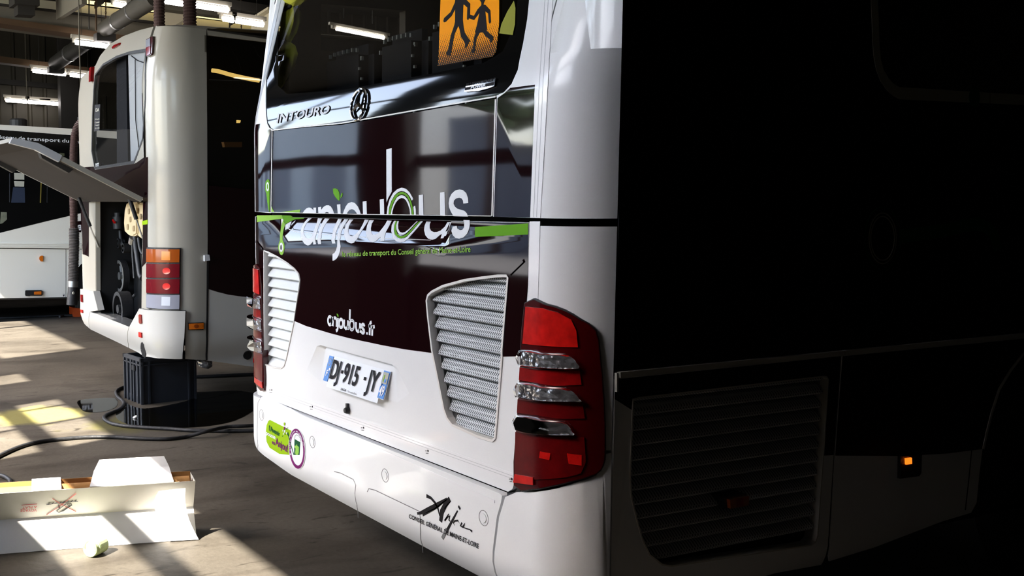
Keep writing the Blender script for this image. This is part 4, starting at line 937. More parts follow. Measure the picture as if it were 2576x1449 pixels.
p1('lens_core', REDL, [(1833, 1250), (1852, 1246.5), (1851, 1267), (1834, 1270)], parent=mk, h=.0325, t=.001)
RINGG = mat('grey_ring_line', (.30, .27, .20), .5)
for rx, ry, m_ in ((80, 144, DGREEN), (62, 115, RINGG), (54, 100, RINGG)):
    stroke(B1, 'ring_emblem', m_, T1, Z(1540, 0, 1.811)(ell(1231, 1086, rx, ry, 40)), .004, h=.0015, closed=True)
stroke(B1, 'green_stripe', DGREEN, T1, Z(1540, 0, 1.811)([(1312, 1078), (1500, 1052), (1600, 1030), (1660, 1020), (1710, 1038), (1742, 1080), (1756, 1140)]), .05, h=.0015)
wy = B1.pos(*U(2472, 1129)).y + .66
wh = obj('wheel', *(lambda m_: (m_.v, m_.f))(MB().lathe([(.26, .30), (.46, .30), (.50, .26), (.50, .04), (.46, 0), (.30, 0)], (-2.96, wy, .50), (1, 0, 0), 40)), RUBBER, T1, smooth=40)
obj('rim', *(lambda m_: (m_.v, m_.f))(MB().lathe([(0, .20), (.10, .20), (.12, .12), (.24, .10), (.30, .28)], (-2.96, wy, .50), (1, 0, 0), 32)), DARKST, wh, smooth=40)

# ================================================================== COACH 2: older coach with its engine lid up
def off2(s, z):
    o = 0.
    if z < -1.02: o -= min(1., (-1.02 - z)/.2)**2*.07
    if z > .80: o -= ((z - .80)/.5)**2*.10
    return o
B2 = Body(2.65, -10.25, -7.75, .30, off2, zcuts=[-1.02, -1.07, -1.12, -1.17, -1.2, .80, .87, .94, 1.01, 1.08, 1.15, 1.22, 1.29, 1.36])
T2 = thing('coach', 'older cream-white coach behind, its engine lid raised and crate under its corner', 'bus', (-9.0, 2.65, 0))
def p2(name, material, outer, holes=(), parent=T2, **k): return panel(B2, name, material, parent, outer, holes, **k)
U2 = B2.unp
Z1, Z3, ZE = Z(0, 0, 3.622), Z(0, 600, 3.622), Z(200, 440, 4.025)
sl = B2.sL - B2.q*.75
zb = U2(365, 777)[1]
top = [(386, 67), (378, 69), (350, 76), (310, 91), (275, 112), (252, 140), (240, 165)]
topsz = B2.P(top, close=False, dens=0)
W2 = [(240, 188), (259.5, 163), (293, 143.5), (326, 132.5), (367, 125.6), (366, 248), (359, 351), (342, 397), (337, 408), (279, 417), (239, 423), (231, 380), (233, 290), (237.5, 210)]
rp = p2('rear_panel', CREAMW, [(sl, zb)] + B2.P([(242, 731), (241, 503)], close=False) + B2.P([(361, 504), (357.5, 640), (356, 776)], close=False) + [(B2.sR, zb)] + topsz + [(sl+.05, topsz[-1][1]-.10), (sl, topsz[-1][1]-.22)],
        [B2.P(W2)], px=False, t=.04)
wg = p2('rear_window', GLASS2, W2, h=-.01, t=0)
A_, B_ = stroke_sz(B2.P(W2), .022, True)
if ar(A_) < ar(B_): A_, B_ = B_, A_
panel(B2, 'window_seal', BLACK, wg, A_, [B_], .003, .004, px=False)
def flat(name, material, pts, y, d, parent):
    return MB().slab([on(*p, 1, y) for p in pts][::-1], (0, d, 0)).build(name, material, parent)
MB().box((-10.1, 3.25, 1.7), (-8.5, 3.28, 2.86)).build('cabin_bulkhead', CEIL, T2)
flat('interior_trim', PALEIN, [(322, 128), (370, 118), (370, 290), (361, 352), (345, 400), (329, 408)], 2.72, .02, T2)
flat('interior_pillar', SEATM, [(293, 138), (317, 132), (322, 408), (294, 416)], 2.78, .04, T2)
for q in ([(340, 150), (341, 300), (352, 395)], [(330, 140), (345, 152), (368, 160)]):
    MB().tube([on(*p, 1, 2.712) for p in q], .004, 6).build('trim_joint', BLACK, T2)
ws = flat('window_sticker', SEATM, [(238, 264), (252, 262), (250, 328), (236, 331)], 2.648, .001, wg)
def t2(s, a, c, h, par=wg, mt=PAPER, y=2.640, bold=.01):
    O = on(*a, 1, y); text_plane('lettering', mt, par, s, O, on(*c, 1, y)-O, on(a[0], a[1]-h, 1, y)-O, bold)
t2('CAA', (240, 281), (249, 279.5), 8, bold=.03)
for i, (s_, v) in enumerate((('24 heures', 298), ('Conseil', 306), ('Transport', 313), ('02 41 88', 321))): t2(s_, (239, v+4), (250, v+2.5), 3.6)
t2('7577', (240, 420), (249, 417.5), 8, bold=.02, mt=PWHITE)
# maroon bands
p2('maroon_stripe', MAROON, [(sl, U2(222, 419)[1]), (sl, U2(222, 641)[1])] + B2.P([(214, 641), (223.5, 646), (224, 512), (240, 500), (360, 500), (359, 640), (357.5, 672), (371, 657), (372.5, 395), (361, 397), (344, 409), (338, 412), (279, 421), (239, 427), (236, 419)], close=False), px=False, h=.0015, t=.001)
p2('green_stripe', LIME, [(358.5, 556), (372, 553), (372, 564), (358.5, 566)], h=.003, t=.001)
p2('inner_jamb', CREAMW, [(224.5, 509), (241, 504), (241, 735), (226, 734)], h=.003, t=.02)
# engine bay
ox0, ox1 = on(241, 600, 1, 2.65).x, on(360, 600, 1, 2.65).x
zl, zh = EYE + U2(300, 810)[1] - .1, EYE + U2(300, 500)[1] + .1
MB().box((ox0-.06, 3.55, zl), (ox1+.06, 3.6, zh)).box((ox0-.08, 2.7, zl), (ox0-.03, 3.6, zh)).box((ox1+.03, 2.75, zl), (ox1+.06, 3.6, zh)).box((ox0-.08, 2.7, zh), (ox1+.06, 3.6, zh+.03)).box((ox0-.08, 2.75, zl-.03), (ox1+.06, 3.6, zl)).build('engine_bay', VOID, T2)
MB().box((-10.1, 3.62, .5), (-7.9, 12, 1.6)).build('chassis', VOID, T2)
def prism(name, material, pts, y, d, parent, bev=.012):
    q = [on(*p, 1, y) for p in pts]; bm = bmesh.new(); n = len(q)
    a = [bm.verts.new(p) for p in q]; c = [bm.verts.new(p + Vector((0, d, 0))) for p in q]
    bm.faces.new(a); bm.faces.new(c[::-1])
    for i in range(n): bm.faces.new((a[i], c[i], c[(i+1) % n], a[(i+1) % n]))
    bmesh.ops.recalc_face_normals(bm, faces=bm.faces)
    bmesh.ops.bevel(bm, geom=bm.edges[:], offset=bev, segments=2, affect='EDGES')
    bm.verts.index_update()
    o = obj(name, [v.co.copy() for v in bm.verts], [tuple(v.index for v in f.verts) for f in bm.faces], material, parent, smooth=50); bm.free(); return o
tk = prism('coolant_tank', TANKM, [(318, 509), (342, 508), (343, 590), (334, 595), (322, 592), (313, 584), (311, 560), (313, 528)], 2.78, .16, T2)
prism('tank_lobe', TANKM, [(346, 510), (361, 512), (362, 597), (354, 600), (345, 594)], 2.80, .16, tk)
TANKD = mat('tank_slot', (.36, .26, .13), .6)
for u, v in ((323, 532), (327, 552), (320, 571), (335, 575), (341, 530), (352, 545)):
    o = prism('slot', TANKD, [(u-1.6, v-7), (u+1.6, v-7.4), (u+2.2, v), (u+1.6, v+7), (u-1.6, v+7.4), (u-2.2, v)], 2.774, .01, tk, .002)
c = on(296, 545, 1, 2.85); e = on(297, 576, 1, 2.85)
rv = MB().tube([e, c], .045, 16).tube([c, c+Vector((0, 0, .035))], .03, 14).build('fluid_reservoir', ENG, T2, smooth=40)
MB().tube([c+Vector((-.005, -.04, -.03)), c+Vector((.05, -.045, -.05))], .012, 6).build('red_cap', REDB, rv)
def pulley(u, v, r, y, spokes, d=.05, mt=ENGL, ax=(.0, -1, .0)):
    c = on(u, v, 1, y); o = MB().lathe([(r*.80, .0), (r, -.006), (r, .012), (r*.93, d*.5), (r, d), (r*.80, d)], c, ax, 28).build('pulley', mt, T2, smooth=40)
    mb = MB(); mb.lathe([(0, .0), (r*.22, .0), (r*.25, d), (0, d)], c, ax, 16)
    a3 = Vector(ax).normalized(); e1 = a3.cross(Vector((0, 0, 1))).normalized(); e2 = a3.cross(e1)
    for k in range(spokes):
        w_ = 2*math.pi*k/spokes + .5; d_ = e1*math.cos(w_)+e2*math.sin(w_); mb.tube([c + d_*r*.2 + a3*d*.4, c + d_*r*.85 + a3*d*.4], r*.09, 6)
    mb.build('spokes', mt, o); MB().lathe([(r*1.0, .0), (r*1.02, .0), (r*1.02, d), (r*1.0, d)], c, ax, 28).build('belt', RUBBER, o)
pulley(312.5, 694, .142, 2.90, 4, ax=(0, -1, 0)); pulley(323, 776, .150, 2.86, 3, .10, ENG, (0, -1, 0)); pulley(299, 633, .055, 2.9, 3, ax=(0, -1, 0)); pulley(309.5, 612, .044, 2.9, 3, mt=ENG); pulley(322.5, 624, .042, 2.9, 3, mt=ENG); pulley(304, 645, .05, 2.92, 0, mt=ENG)
for q, r in (([(340, 596), (342, 620), (347, 655), (352, 690), (358, 700)], .024), ([(302, 580), (304, 600), (309, 618)], .018), ([(349, 598), (353, 625), (360, 640)], .016), ([(330, 595), (333, 612), (334, 640), (338, 700)], .012), ([(325, 735), (328, 748), (332, 755)], .010), ([(341, 740), (330, 752), (318, 762)], .014)):
    MB().tube(bez([on(*p, 1, 2.88) for p in q], 5), r, 8).build('engine_hose', ENG, T2, smooth=60)
MB().tube([on(334, 598, 1, 2.86), on(331, 612, 1, 2.86)], .03, 10).build('hose_clamp', STEEL, T2)
prism('engine_block', ENG, [(318, 640), (360, 640), (360, 800), (330, 800), (316, 730)], 3.0, .4, T2)
# bumper
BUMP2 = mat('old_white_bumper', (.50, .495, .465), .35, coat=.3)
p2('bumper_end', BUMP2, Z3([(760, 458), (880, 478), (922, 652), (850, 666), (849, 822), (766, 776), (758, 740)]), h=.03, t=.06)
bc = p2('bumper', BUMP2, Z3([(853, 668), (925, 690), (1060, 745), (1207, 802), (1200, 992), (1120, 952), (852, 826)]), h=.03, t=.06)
q = [B2.pos(*U2(*p), .03) for p in Z3([(853, 666), (1207, 800), (1226, 772), (922, 652)])]
obj('bumper_ledge', [q[0], q[1], q[1]+Vector((.03, .16, .0)), q[0]+Vector((.1, .16, .0))], [(0, 1, 2, 3)], STEEL, bc)
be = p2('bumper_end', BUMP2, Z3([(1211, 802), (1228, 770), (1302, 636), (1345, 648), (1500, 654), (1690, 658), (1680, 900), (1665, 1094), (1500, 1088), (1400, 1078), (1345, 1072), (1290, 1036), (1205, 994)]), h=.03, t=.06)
p2('bumper_gap', BLACK, Z3([(1300, 632), (1345, 643), (1500, 650), (1698, 654), (1672, 1098), (1660, 1098), (1684, 668), (1345, 652)]), h=.012, t=.0)
p2('towing_hole', VOID, Z3([(1318, 950), (1330, 940), (1345, 965), (1355, 1010), (1358, 1085), (1330, 1070), (1315, 1010)]), parent=be, h=.0312, t=.001)
for nm, m_, pts in (('reflector', REDL, [(1306, 695), (1314, 688), (1328, 692), (1333, 770), (1318, 776), (1308, 762)]), ('reflector', REDB, [(1305, 848), (1331, 856), (1332, 902), (1306, 893)]), ('reflector', REDL, [(771, 508), (786, 512), (789, 580), (772, 572)]), ('reflector', REDB, [(770, 645), (788, 650), (788, 676), (771, 671)])):
    o = p2(nm, m_, Z3(pts), parent=be, h=.04, t=.012)
# corner and side
SKIRTLIT = mat('bounce_lit_skirt_paint', (.64, .63, .575), .4, coat=.3)  # body white made lighter on the skirt: floor bounce light put into the colour
s523 = U2(521, 500)[0]
p2('corner_panel', CREAMW, B2.P([(395, 66.5), (410, 65.5), (430, 66), (480, 69.5), (519, 74), (521, 300), (522.5, 600), (519.5, 905), (466, 903), (467, 786), (388, 779)], close=False) + [(B2.sR+.004, U2(380, 778)[1]), (B2.sR+.004, U2(386, 67)[1])], px=False, t=.02)
sd = p2('side_panel', SKIRTLIT, [(523.5, 727), (545, 734), (575, 741.5), (610, 746.5), (680, 752), (680, 931), (640, 923), (521.5, 907)], t=.02)
p2('side_panel', MAROON, [(525.5, 467), (680, 480), (680, 751), (610, 745.5), (575, 740.5), (545, 733), (524, 726)], t=.02)
swn = p2('side_window', GLASS, [(514, 88), (524, 90), (680, 108.5), (680, 479), (526, 466), (525, 133), (514.5, 131)], h=.003, t=.0)
MB().box((-8.35, 3.0, 1.7), (-8.3, 12, 3.0)).build('cabin_lining', VOID, T2)
YLIT = mat('yellow_glow', (.8, .6, .2), .5, emit=(1., .66, .18), es=.75)
MB().tube(bez([on(u, v, 0, -8.1) for u, v in ((533, 177), (552, 180), (580, 188), (620, 197), (652, 203))], 4), .016, 8).build('yellow_glow_tube', YLIT, T2)  # glowing tube added behind the side glass to draw its yellow line
MB().slab([on(u, v, 0, -8.1) for u, v in ((563, 357), (609, 357), (609, 370), (566, 370))], (-.05, 0, 0)).build('seat_panel', CARDB, T2)
MB().slab([on(u, v, 0, -8.1) for u, v in ((597, 302), (606, 303), (604, 309), (597, 309))], (-.02, 0, 0)).build('cabin_reading_lamp', YLIT, T2)
p2('roof_gutter', CREAMW, [(522, 75), (680, 99), (680, 107.5), (524.5, 89)], t=.02)
stroke(B2, 'gutter_lip', DARKST, T2, [(520, 74), (600, 85.5), (680, 98)], .012, h=.02, t=.02)
stroke(B2, 'seam', BLACK, T2, [(522.5, 640), (521.5, 780), (519.5, 906)], .016, h=.003)
p2('hinge_cover', PWHITE, [(511.5, 642), (523, 640.5), (525, 655), (511.5, 657)], h=.03, t=.03)
p2('black_cap', BLACK, circ(B2, 621.5, 893, .036, 18), parent=sd, px=False, h=.012, t=.012)
c = B2.pos(*U2(513, 914)) + Vector((-.1, .05, .0))
mb = MB(); mb.lathe([(.02, -.03), (.055, -.02), (.07, .02), (.045, .05), (.01, .055)], c, (0, -.4, -1), 9)
mb.build('lamp_under_sill', CLEARF, T2)
# tail lamp block
ys = [(85, 90), (220, 222), (360, 360), (500, 506), (633, 648)]
bl_ = p2('tail_lamp', BLACK, Z3([(1350, 78), (1648, 86), (1641, 652), (1349, 634)]), h=.012, t=.012)
LENSC = [mat('dark_amber_panel', (.38, .08, .008), .2, coat=1.), mat('dark_red_panel', (.15, .006, .012), .2, coat=1.), None, GREYLENS]
LENSC[2] = LENSC[1]
HOT = [mat('amber_centre', (.85, .28, .03), .25, coat=1.), mat('red_centre', (.80, .02, .02), .25, coat=1.), None, mat('pale_centre', (.62, .66, .74), .25, coat=1.)]; HOT[2] = HOT[1]
for i in range(4):
    (a0, a1), (b0, b1) = ys[i], ys[i+1]
    L_ = p2('lens', LENSC[i], Z3([(1356, a0+7), (1640, a1+7), (1637, b1-7), (1356, b0-7)]), parent=bl_, h=.022, t=.01)
    cx, cy = 1528, (a0+b0)/2+4
    p2('lens_centre', HOT[i], Z3([(1488, cy-42), (1562, cy-40), (1560, cy+40), (1486, cy+38)]), parent=L_, h=.0235, t=.001) if i == 0 or i == 3 else p2('lens_centre', HOT[i], Z3(ell(cx, cy, 33, 30, 20)), parent=L_, h=.0235, t=.001)
mk = p2('marker_lamp', BLACK, Z3([(1712, 768), (1848, 762), (1855, 770), (1853, 822), (1845, 830), (1714, 832)]), h=.014, t=.014)
p2('amber_lens', AMBER, Z3([(1718, 774), (1846, 768), (1847, 822), (1720, 826)]), parent=mk, h=.022, t=.008)
p2('lens_core', AMBERD, Z3(ell(1783, 797, 20, 18, 14)), parent=mk, h=.023, t=.001)
M6 = Z(360, 0, 7.244)
tm = p2('top_lamp', REDD, M6([(102, 722), (216, 664), (214, 760), (200, 960), (180, 1000), (106, 1034)]), h=.02, t=.02)
p2('lens', GREYLENS, M6([(104, 732), (178, 695), (178, 840), (104, 870)]), parent=tm, h=.024, t=.004); p2('lens', REDL, M6([(104, 872), (178, 842), (178, 985), (110, 1022)]), parent=tm, h=.024, t=.004)
tm = p2('top_lamp', REDL, [(233, 172), (238, 168), (236, 205), (231.5, 207)], h=.03, t=.03)
p2('centre_lamp', REDL, Z1([(1032, 432), (1050, 412), (1104, 390), (1096, 412), (1040, 446)]), h=.015, t=.015)
# roof skin following the rear top edge
e3 = [B2.pos(*q, -.002) for q in [(sl, topsz[-1][1]-.22), (sl+.05, topsz[-1][1]-.10)] + topsz[::-1] + B2.P([(387.5, 68), (410, 65.5), (430, 66), (480, 69.5), (519, 74)], close=False, dens=0)]
vs = []; n = len(e3)
for k, (dy, dz) in enumerate(((0, 0), (.12, .02), (9, .02))):
    for p in e3: vs.append(Vector((p.x + (0 if k == 0 else (-9.0-p.x)*.012), p.y + dy, p.z + dz)))
obj('roof', vs, [(r*n+i, r*n+i+1, (r+1)*n+i+1, (r+1)*n+i) for r in (0, 1) for i in range(n-1)], CREAMW, T2, smooth=50)
# raised engine lid and its gas struts
hx = on(360, 498, 1, 2.62).x
A = on(360, 497, 1, 2.62); Bm = on(95, 361, 0, hx); Cc = on(31, 346, 0, hx)
A.x = hx
wv = Vector((-1.82, 0, 0)); th = Vector((0, 0, -.045))
lid = MB()
d1 = (Bm-A).normalized(); nrm = Vector((0, -d1.z, d1.y)); nrm = nrm if nrm.z > 0 else -nrm
lid.slab([A, Bm, Bm+wv, A+wv], -nrm*.035); lid.slab([Bm, Cc+Vector((-.02, 0, 0)), Cc+wv+Vector((.02, 0, 0)), Bm+wv], -nrm*.035)
lo_ = lid.build('engine_lid', CREAMW, T2)
ins = Vector((-.035, 0, 0)); dd = -nrm*.036
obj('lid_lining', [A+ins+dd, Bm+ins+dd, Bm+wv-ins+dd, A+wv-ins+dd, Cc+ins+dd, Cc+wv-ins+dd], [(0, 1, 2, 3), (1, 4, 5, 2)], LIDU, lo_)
MB().slab([Bm.lerp(A, .22)+nrm*.004+Vector((.004, 0, 0)), Bm.lerp(A, .22)-nrm*.05+Vector((.004, 0, 0)), Bm-nrm*.05+Vector((.004, 0, 0)), Cc-nrm*.045+Vector((.004, 0, 0)), Cc+Vector((.004, 0, 0)), Bm+nrm*.004+Vector((.004, 0, 0))], (-.05, 0, 0)).build('edge_patch', TAPEG, lo_)
for f, o in ((.62, -.10), (.72, -1.72)):
    c = A.lerp(Bm, f) + dd + Vector((o, 0, 0)); MB().slab([c, c+d1*.28, c+d1*.26+Vector((0, 0, -.035)), c+d1*.04+Vector((0, 0, -.045))], (-.08, 0, 0)).build('latch', DARKST, lo_)
def strut(a, c, xx):
    p, q = on(*a, 0, xx), on(*c, 1, 2.67); m_ = p.lerp(q, .58)
    o = MB().tube([p, m_], .017, 10).build('gas_strut', BLACK, T2, smooth=40); MB().tube([m_, q], .007, 8).build('strut_rod', STEEL, o)
strut((321, 485), (359, 600), hx-.22); strut((198, 497), (248, 622), hx-1.5)

# ================================================================== COACH 3: seen from its side, far left
B3 = Body(-1.2, -17.35, -14.85, .2, lambda s, z: 0.)
T3 = thing('coach', 'white coach with black windows seen from its side, far left', 'bus', (-16.1, 2.0, 0))
def p3(name, material, outer, holes=(), parent=T3, **k): return panel(B3, name, material, parent, outer, holes, **k)
OFFW = mat('warm_white_paint', (.87, .845, .755), .35, coat=.4)
MB().box((-17.3, -1.15, .42), (-14.9, 12.5, EYE + B3.unp(0, 318)[1])).build('body_core', VOID, T3)
p3('skirt_panel', OFFW, [(-160, 624), (165.3, 627), (165.3, 747.5), (-160, 753)], t=.02)
p3('skirt_panel', OFFW, [(167, 627), (250, 627.5), (250, 648), (225, 653), (212, 659), (203.5, 665), (197, 673), (191, 690), (187, 720), (186, 747), (167, 747.5)], t=.02)
p3('upper_panel', OFFW, [(-160, 626), (-160, 585), (0, 586), (110, 558.5), (240, 528), (300, 516), (300, 612), (-160, 612)][1:], t=.02)
p3('side_window', SIDEGLASS, [(-160, 317), (0, 327), (221, 343.5), (300, 350), (300, 515), (240, 527), (110, 557.5), (0, 585), (-160, 584)], t=.01)
p3('roof_edge', OFFW, [(-160, 305), (0, 313.5), (184, 324), (300, 331), (300, 349.5), (221, 343), (0, 326.5), (-160, 316.5)], t=.02)
tr_ = p3('trim_strip', OFFW, [(-160, 609.5), (250, 613), (250, 626), (-160, 622)], h=.018, t=.018)
for d in (0, 4.2, 8.4): p3('trim_rib', OFFW, [(-160, 610+d), (250, 613.3+d), (250, 616+d), (-160, 612.5+d)], parent=tr_, h=.026, t=.008)
p3('sill', DARKST, [(-160, 754), (166, 748.5), (186, 748), (186, 751), (-160, 757)], h=-.01, t=.01)
for wd, a, c in (('réseau', -12, 41), ('de', 46.6, 63), ('transport', 67.5, 151.5), ('du', 156, 173.5), ('Conseil', 179, 243)):
    text(B3, 'lettering', PWHITE, T3, wd, (a, 348.9+.057*a), (c, 348.9+.057*c), (0, -8.8), (0, -8.8), .012, h=.004)
sq = p3('logo_field', MAROON, [(193, 557), (222, 553), (222, 582.5), (193, 585)], h=.001, t=.001)
text(B3, 'lettering', PWHITE, sq, 'an', (195, 578.5), (223, 578), (0, -19), (0, -19), .03, h=.004)
al = p3('amber_lens', AMBER, [(107.5, 643), (107.5, 657.5), (102, 657.5), (98.5, 653), (98, 649), (99.5, 645), (103, 643)], h=.02, t=.02)
mk = p3('marker_lamp', BLACK, [(63, 731.5), (65, 730), (103, 729.5), (106, 731.5), (106, 742), (103.5, 743.5), (76, 743.5), (72, 744.5), (64, 744), (62.5, 741)], h=.03, t=.03)
p3('amber_lens', AMBER, [(84.5, 733.5), (102.5, 732.5), (102.5, 740.5), (84.5, 740.5)], parent=mk, h=.036, t=.006)
panel(B3, 'arrow_mark', BLACKP, T3, [(158, 739.5), (162.5, 739.5), (162.5, 740.8), (158, 740.8)], (), .0012, .001); panel(B3, 'arrow_mark', BLACKP, T3, [(158, 742.5), (162.5, 742.5), (161.5, 745), (160.2, 745.8), (159, 745)], (), .0012, .001)
for nm, m_, pts in (('paper_notice', PAPER, [(35.5, 435), (61, 436), (61, 452), (36, 451.5)]), ('paper_notice', PAPER, [(35, 455), (61, 456), (60.5, 469.5), (37, 469)]), ('window_post', SEATM, [(23, 436), (25.5, 436), (25, 509), (23, 509)]),
                    ('yellow_handrail', mat('dull_yellow', (.16, .12, .015), .6), [(102.5, 446), (105, 447), (103, 510.5), (100, 510.5)]), ('window_post', SEATM, [(118, 452), (119.5, 452), (119, 510), (117.5, 510)]),
                    ('blue_seat', mat('dim_blue_seat', (.012, .022, .05), .8), [(33, 471), (62, 472), (63, 510), (28, 510)]), ('window_poster', mat('poster', (.16, .17, .12), .6, var=.6, vscale=20), [(2, 533.5), (17, 534), (17.5, 552), (6, 562), (0, 563)]), ('window_notice', mat('dim_notice', (.06, .065, .03), .8), [(150, 384.5), (162, 385.5), (162, 393), (150, 391)])):
    p3(nm, m_, pts, h=.003, t=.002)
wy = B3.pos(*U2(187, 720)).y if False else B3.pos(*B3.unp(188, 715)).y + .62
wl = obj('wheel', *(lambda m_: (m_.v, m_.f))(MB().lathe([(.26, .30), (.46, .30), (.50, .26), (.50, .04), (.46, 0), (.30, 0)], (-15.3, wy, .50), (1, 0, 0), 36)), RUBBER, T3, smooth=40)
obj('rim', *(lambda m_: (m_.v, m_.f))(MB().lathe([(0, .20), (.10, .20), (.12, .12), (.24, .10), (.30, .28)], (-15.3, wy, .50), (1, 0, 0), 28)), DARKST, wl, smooth=40)
c = B3.pos(*B3.unp(62, 309)); MB().lathe([(.12, 0), (.12, .08), (.10, .10), (0, .10)], (c.x-.4, c.y, c.z-.02), (0, 0, 1), 16).build('roof_vent', DARKST, T3)

# ================================================================== exhaust extraction hoses
h1 = thing('exhaust_hose', 'ribbed exhaust hose with silver ring and black nozzle between the two left coaches', 'hose', fl(183, 830))
X1 = -12.1
pth = bez([on(u, v, 0, X1) for u, v in ((222, 326), (216, 312), (206, 308), (197, 316), (190, 333), (187, 352), (185, 390), (184.5, 440), (184, 484), (185.5, 540), (186, 575))], 6)
ribbed(MB(), pth, .043, .016).build('hose', HOSEM, h1, smooth=None)
pth2 = [on(u, v, 0, X1) for u, v in ((186, 574), (186.5, 600), (186.5, 615), (185.5, 651), (184.5, 690), (184, 708))]
ribbed(MB(), bez(pth2, 6), .056, .017).build('hose', HOSEG, h1)
a, c = on(184.2, 707, 0, X1), on(183.6, 722, 0, X1); MB().tube([a, c], .058, 18).build('clamp_ring', STEEL, h1, smooth=40)
a, c = on(183.6, 721, 0, X1), on(181, 767, 0, X1); nz = MB().tube([a, c], [.054, .062], 18).build('nozzle', RUBBER, h1, smooth=40)
q = on(183, 736, 0, X1) + Vector((.062, -.01, 0)); MB().lathe([(0, .01), (.012, .008), (.015, 0)], q, (1, 0, 0), 10).build('rivet', PAPER, nz)
a = on(205, 292, 0, X1+.03); MB().slab([on(201, 293, 0, X1+.05), on(209, 293, 0, X1+.05), on(217, 326, 0, X1+.05), on(211, 330, 0, X1+.05), on(203, 312, 0, X1+.05)], (-.12, 0, 0)).build('saddle', BLACK, h1)
mb = MB()
for i in range(5):
    c = on(204.6, 267+i*5.2, 0, X1); ax = Vector((0, 1, 0)) if i % 2 else Vector((1, 0, 0))
    mb.tube([c + ax*(.010*math.cos(w_)) + Vector((0, 0, .016*math.sin(w_))) for w_ in [2*math.pi*j/8 for j in range(9)]], .004, 5, cap=False)
mb.build('hook_chain', STEEL, h1)
for (u0, u1, r, lab) in ((399, 402, 15.5, 'left of the two dark ribbed hoses hanging behind the coach roof'), (474, 479, 18, 'right of the two dark ribbed hoses hanging behind the coach roof')):
    X2 = -10.75; a, c = on(u0, -170, 0, X2), on(u1, 150, 0, X2); rr = (on(u0+r, 40, 0, X2)-on(u0-r, 40, 0, X2)).length/2*.93
    a.z = CZ
    o = ribbed(MB(), [a, a.lerp(c, .5), c], rr*.92, .030).build('exhaust_hose', HOSEM)
    tag(o, lab, 'hose', None)

# ================================================================== crate under the corner of the open coach
A, Bq, Cq = fl(326, 999), fl(357, 1018.5), fl(485, 1000.5)
ux = (Bq-A); ux.z = 0; lx = .36; ux.normalize(); uy = Vector((-ux.y, ux.x, 0)); uy = (uy + (Cq-Bq).normalized()).normalized(); ux = Vector((uy.y, -uy.x, 0)); ly = (Cq-Bq).length
d = ray(326, 887); tt = (A.x**2+A.y**2)**.5/(d.x**2+d.y**2)**.5; hh = EYE + d.z*tt
hh = min(hh, .425)
cr = thing('storage_crate', 'dark grey ribbed plastic crate on the floor under the coach corner', 'crate', Bq)
CO = Bq - ux*lx
def cb_(u0, u1, v0, v1, z0, z1):
    q = [CO + ux*u + uy*v + Vector((0, 0, z)) for z in (z0, z1) for u, v in ((u0, v0), (u1, v0), (u1, v1), (u0, v1))]
    return q, [(0, 3, 2, 1), (4, 5, 6, 7), (0, 1, 5, 4), (1, 2, 6, 5), (2, 3, 7, 6), (3, 0, 4, 7)]
mb = MB(); w_ = .012
for r in ((w_, lx-w_, w_, ly-w_, 0, .012), (.008, .02, .008, ly-.008, 0, hh-.01), (lx-.02, lx-.008, .008, ly-.008, 0, hh-.01), (.008, lx-.008, .008, .02, 0, hh-.01), (.008, lx-.008, ly-.02, ly-.008, 0, hh-.01)): mb.add(*cb_(*r))
mb.build('body', CRATE, cr)
mb = MB()
for z0, z1, o in ((hh-.028, hh, .008), (hh-.062, hh-.052, .006)):
    for r in ((-o, lx+o, -o, .02, z0, z1), (-o, lx+o, ly-.02, ly+o, z0, z1), (-o, .02, -o, ly+o, z0, z1), (lx-.02, lx+o, -o, ly+o, z0, z1)): mb.add(*cb_(*r))
mb.build('rim', CRATE, cr)
for i, u in enumerate((.0, .075, .15, .20, .28, .345)): m_ = MB().add(*cb_(u, u+.016, -.006, .01, 0, hh-.03)); m_.build('rib', CRATE, cr)
for v in (.0, .06, ly-.075, ly-.016): MB().add(*cb_(lx-.01, lx+.006, v, v+.016, 0, hh-.03)).build('rib', CRATE, cr)
MB().add(*cb_(.13, .23, -.004, .012, hh-.115, hh-.075)).build('hand_slot', VOID, cr)
for u in (.10, .17, .235): MB().add(*cb_(u, u+.035, .002, .0085, .02, .06)).build('foot_gusset', CRATE, cr)

# ================================================================== long white carton standing on the sunlit floor
L0, L1 = Vector((-5.24, .15, 0)), fl(495, 1357); dl = (L1-L0).normalized(); nb = Vector((-dl.y, dl.x, 0))   # nb points to the back
if nb.x > 0: nb = -nb
LN = (L1-L0).length
bx = thing('carton', 'long white cardboard carton lying open in the sun on the floor', 'box', L1)
def BP(t, b_, z): return L0 + dl*t + nb*b_ + Vector((0, 0, z))
def sheet(name, material, q, d=None): return MB().slab(q, d if d else nb*.004).build(name, material, bx)
zf, zt_ = .135, .287; FO, TO = .105, .015
fr = sheet('front_lower', CARD, [BP(0, 0, .002), BP(LN, 0, .002), BP(LN, FO, zf), BP(0, FO, zf)])
fu = sheet('front_upper', CARDC, [BP(0, FO, zf), BP(LN, FO, zf), BP(LN, TO, zt_), BP(0, TO, zt_)])
sheet('back_wall', CARDB, [BP(0, .175, 0), BP(LN, .16, 0), BP(LN-.005, .165, zt_+.012), BP(0, .165, zt_+.012)])
sheet('bottom', CARD, [BP(0, .01, .001), BP(LN, .01, .001), BP(LN, .175, .001), BP(0, .175, .001)], Vector((0, 0, .003)))
sheet('end_wall', CARDC, [BP(LN, .02, 0), BP(LN, .175, 0), BP(LN, .185, zt_), BP(LN, TO+.01, zt_), BP(LN, FO, zf)], -dl*.004)
MB().tube([BP(0, .10, zt_-.035), BP(LN-.02, .10, zt_-.035)], .040, 14).build('cardboard_roll', CARDB, bx, smooth=40)
